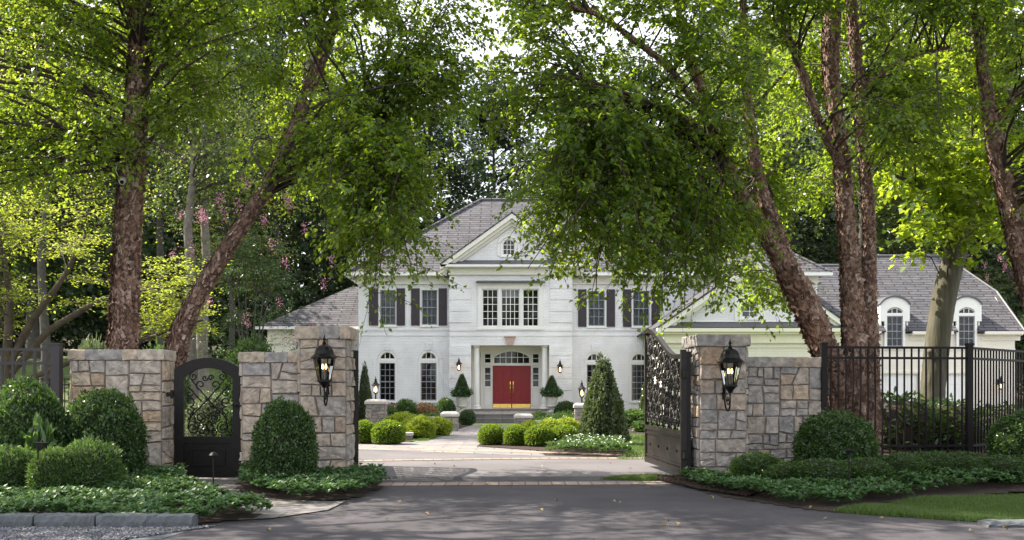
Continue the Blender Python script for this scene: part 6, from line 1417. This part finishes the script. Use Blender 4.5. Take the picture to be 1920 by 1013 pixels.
for i, (px, py, Y, w, lb) in enumerate(((755, 776, 33.5, 62, 'golden shrub farthest left, under the seat wall'), (790, 783, 31.0, 50, 'golden shrub next to the little stone bench'), (822, 784, 33, 46, 'golden shrub beside the walk and the bare pillar'), (772, 787, 31.5, 40, 'small golden shrub between bench and left golden shrub'), (995, 791, 31, 46, 'golden shrub behind the middle of the right boxwood row'), (1030, 788, 32, 50, 'golden shrub left of the holly cone'), (1062, 785, 32.5, 46, 'golden shrub against the base of the holly cone'))):
    shrub('golden_shrub', go[i % 2], lb, 'shrub', px, py, 0, Y, w, 'golden shrubs around the walk', rot=i*1.7)
ho = ballmesh('holly_cone', 13000, .05, [M['holly'], M['core']], 370, 'cone', .7, .12, .6, .22)
shrub('holly_cone', ho, 'large cone shaped holly right of the walk', 'shrub', 1131, 664, 0, 27.5, 100, 'cone shaped hollies')
shrub('holly_cone', ho, 'slim cone shaped holly beside the lit lamp pillar', 'shrub', 684, 679, 0, 41, 36, 'cone shaped hollies', rot=2)
shrub('holly_cone', ho, 'cone shaped holly half hidden behind the open gate leaf', 'shrub', 1216, 690, 0, 42, 44, 'cone shaped hollies', rot=4)
# planting strip against the house
def strip(name, x0, x1, y0, y1, n, h0, h1, leaf, mat, mats_, label, cat, up=1.0, wd=.35, kind=None, group=None, cl=None, zf=None, T=DIA):
    rng = np.random.default_rng(int(abs(x0*10))+n); xy = np.c_[rng.uniform(x0, x1, n), rng.uniform(y0, y1, n)]
    hm = h0+(h1-h0)*(.5+.5*lump(np.c_[xy, np.zeros(n)], n, 1.6)); z = hm*rng.uniform(.15, 1, n)**.7
    V, Fi = leafgeo(np.c_[xy, z], np.c_[rng.normal(0, .6, (n, 2)), np.abs(rng.normal(up, .4, n))], rng.normal(size=(n, 3)), leaf*rng.uniform(.6, 1.4, n), leaf*wd, T)
    org = ((x0+x1)/2, (y0+y1)/2, 0); o = link(name, npmesh(name, V-np.array(org), [Fi], mat if isinstance(mat, list) else [mat]), None, org); return tag(o, label, cat, group, kind)
strip('perennials', wx(722, 46.8), wx(822, 46.8), 46.0, 47.6, 5000, .45, .95, .12, M['russet'], None, None, None, kind='stuff')
strip('evergreen_groundcover', wx(722, 45), wx(862, 45), 44.0, 46.0, 6000, .25, .5, .09, M['box'], None, None, None, kind='stuff')
strip('evergreen_groundcover', wx(1000, 45), wx(1240, 45), 43.0, 47.5, 9000, .2, .6, .10, M['box'], None, None, None, kind='stuff')
bl = ballmesh('hydrangea', 2200, .14, [M['juniper'], M['core']], 380, 'ball', .8, .2, .6, .35, .3, OVAL)
for px, py, Y, w, lb in ((762, 752, 45.5, 34, 'leafy green perennial below the second left window'), (1190, 770, 40, 60, 'leafy shrub behind the holly cone at right'), (1215, 790, 36, 50, 'low leafy shrub on the lawn beside the open gate'), (722, 765, 44, 40, 'leafy shrub behind the lamp pillar')):
    shrub('hydrangea', bl, lb, 'shrub', px, py, 0, Y, w, 'leafy shrubs by the house', rot=px)
# garage foundation planting
for i, (px, py, Y, w) in enumerate(((1655, 775, 40, 90), (1760, 770, 42, 90), (1850, 775, 41, 80))):
    shrub('golden_shrub', go[i % 2], ['golden green shrub glimpsed between the fence pickets behind the double birch', 'golden green shrub glimpsed through the fence near the maple trunk', 'golden green shrub glimpsed right of the fence corner post'][i], 'shrub', px, py, 0, Y, w, 'shrubs glimpsed through the right fence', rot=i)

# urns with topiary
def urn(px, label):
    Y = 47.15; x = wx(px, Y); z0 = .0; s = 1.0; base = wz(772, Y); t = thing('planted_urn', label, 'urn', (x, Y, 0), 'urns beside the front door')
    m = MB(); m.box(x-.27, x+.27, Y-.27, Y+.27, 0, base-.002); m.build('plinth', M['capstone'], t)
    zt = wz(739, Y)-base; prof = [(.22, 0), (.22, .05), (.12, .1), (.08, .15), (.12, .19), (.25, .22), (.27, .27), (.235, .30), (.25, .5), (.30, zt-.07), (.36, zt-.05), (.37, zt), (.30, zt)]
    m = MB(); m.lathe(prof, (x, Y, base), 20); m.build('urn', M['urn'], t, smooth=False)
    me = ballmesh('topiary', 5200, .045, [M['box'], M['core']], 390, 'cone', .6, .03, .6, .08); o = link('topiary', me, t); zt += base
    zc = wz(699 if px < 900 else 702, Y); o.location = (0, 0, zt-.14); o.scale = (.86, .86, zc-zt+.14)
    rng = np.random.default_rng(int(px)); n = 700; a = rng.uniform(0, 6.283, n); r = rng.uniform(.22, .50, n)
    V, Fi = leafgeo(np.c_[r*np.cos(a), r*np.sin(a), zt+.12+rng.normal(0, .09, n)-(r-.2)*.25], np.c_[np.cos(a), np.sin(a), rng.normal(.1, .5, n)], np.c_[rng.normal(0, .4, (n, 2)), np.ones(n)], .11, .08, OVAL)
    link('trailing_plants', npmesh('trailing_plants', V, [Fi], [M['pachy']]), t)
urn(866, 'white urn with a pointed boxwood topiary, left of the red doors'); urn(1034.5, 'white urn with a pointed boxwood topiary, right of the red doors')

# ============================================================ GROUND COVER
def groundcover(name, poly, dens, zf, hgt, leaf, mat, seed, per=6, wd=.42, flow=0, tilt=.75):
    rng = np.random.default_rng(seed); p = np.array(poly); 
    ar = abs(sum(poly[i][0]*poly[(i+1) % len(poly)][1]-poly[(i+1) % len(poly)][0]*poly[i][1] for i in range(len(poly))))/2; n = int(ar*dens)
    xy = sample(poly, n, rng); h = hgt*(.75+.25*lump(np.c_[xy, np.zeros(n)], seed, 2.2)+.15*lump(np.c_[xy, np.zeros(n)], seed+1, 9))*rng.uniform(.55, 1.08, n)
    # lower near the outline
    z = zf(xy[:, 0], xy[:, 1])+h
    q = n*per; i = np.repeat(np.arange(n), per); a = np.tile(np.arange(per)*2*PI/per, n)+np.repeat(rng.uniform(0, 6, n), per)+rng.normal(0, .2, q)
    tl = rng.normal(tilt, .45, q); D = np.c_[np.cos(a), np.sin(a), tl]; ax = np.c_[rng.normal(0, .25, (n, 2)), np.zeros(n)][i]
    V, Fi = leafgeo(np.c_[xy, z][i], D, np.c_[-np.cos(a)*tl, -np.sin(a)*tl, np.ones(q)]+ax, leaf*rng.uniform(.7, 1.25, q), leaf*wd*rng.uniform(.8, 1.2, q), OVAL if leaf > .045 else DIA, .25)
    return tag(link(name, npmesh(name, V, [Fi], [mat])), kind='stuff')
gcL = [(-12, 10.9), (-3.45, 10.78), (-2.7, 11.2), (-3.05, 12.0), (-3.9, 12.9), (-4.6, 14.0), (-5.0, 15.2), (-5.75, 16.0), (-7, 15), (-12, 14.5)]
gcM = [(-4.35, 16.0), (-3.9, 14.3), (-2.95, 12.85), (-2.4, 12.85), (-2.0, 13.7), (-1.88, 14.9), (-2.1, 16.1), (-2.7, 16.6)]
gcR = [(2.65, 15.9), (2.95, 14.1), (3.6, 12.6), (4.2, 12.5), (5.0, 13.2), (5.9, 13.8), (7.4, 14.3), (9.2, 14.6), (9.2, 15.2), (6, 15.0), (4, 15.6), (3.1, 16.1)]
groundcover('pachysandra', gcL, 280, bedzl, .22, .078, M['pachy'], 400, wd=.55)
groundcover('pachysandra', gcM, 300, bedzl, .25, .075, M['pachy'], 401, wd=.55)
groundcover('pachysandra', gcR, 270, bedz, .2, .078, M['pachy'], 402, wd=.55)
fl = [tuple(G(*q)[:2]) for q in ((1020, 853), (1060, 838), (1110, 828), (1150, 832), (1178, 850), (1186, 859))]
o = groundcover('bedding_plants', fl, 170, lambda X, Y: 0*X, .28, .10, M['box'], 403, per=6)
rng = np.random.default_rng(9); q = sample(fl, 90, rng); n = len(q); i = np.repeat(np.arange(n), 5); a = np.tile(np.arange(5)*1.2566, n); c = np.c_[q, rng.uniform(.22, .36, n)][i]
V, Fi = leafgeo(c, np.c_[np.cos(a), np.sin(a)-.4, np.full(len(a), .7)], np.c_[rng.normal(0, .2, (len(a), 2))+np.array([0, -.8]), np.ones(len(a))], .028, .026, DIA); tag(link('white_flowers', npmesh('white_flowers', V, [Fi], [M['lily']])), kind='stuff')
# grass
def grass(name, poly, n, h, seed, mat=None, zf=None, w=.006):
    rng = np.random.default_rng(seed); xy = sample(poly, n, rng)+rng.normal(0, .035, (n, 2)); z = zf(xy[:, 0], xy[:, 1]) if zf else 0*xy[:, 0]; h = h*(.75+.45*lump(np.c_[xy, np.zeros(n)], seed, 3))
    a = rng.uniform(0, 6.283, n); D = np.c_[np.cos(a)*.5, np.sin(a)*.5, rng.uniform(.6, 1.4, n)]; N = np.c_[-np.sin(a), np.cos(a), np.zeros(n)]
    N = np.cross(unit(D), N); V, Fi = leafgeo(np.c_[xy, z], D, N, h*rng.uniform(.5, 1.3, n), w*2, np.array([(0, .5), (1, 0), (0, -.5)]), 0); return tag(link(name, npmesh(name, V, [Fi], [mat or M['grassb']])), kind='stuff')
gr = [tuple(G(*q)[:2]) for q in ((1565, 962), (1660, 969), (1860, 982), (2050, 992), (2050, 930), (1920, 930), (1760, 937), (1650, 947))]
flat('verge', gr, .014, M['lawn'])
grass('grass', gr, 60000, .085, 1)
gw2 = [tuple(G(*q)[:2]) for q in ((1130, 900), (1175, 893), (1240, 893), (1258, 897), (1225, 903))]
flat('verge', gw2, .012, M['lawn']); grass('grass', gw2, 9000, .07, 2)
gl = [tuple(G(*q)[:2]) for q in ((1160, 862), (1175, 850), (1170, 815), (1290, 815), (1300, 862))]
flat('side_lawn', gl, .011, M['lawn']); grass('grass', gl, 22000, .07, 3, w=.012)
gl = [tuple(G(*q)[:2]) for q in ((772, 827), (800, 827), (840, 815), (795, 816))]
grass('grass', gl, 5000, .06, 4, w=.012)
# plants behind left fence
hg = ballmesh('hosta', 400, .28, [M['juniper'], M['core']], 385, 'ball', .9, .2, .6, .35, .3, OVAL)
for px, py, Y, w, lb in ((75, 805, 14.0, 60, 'broad leaved hosta between the left boxwood and the stake light'),):
    shrub('hosta', hg, lb, 'plant', px, py, 0, Y, w)
print('leaves', nl)
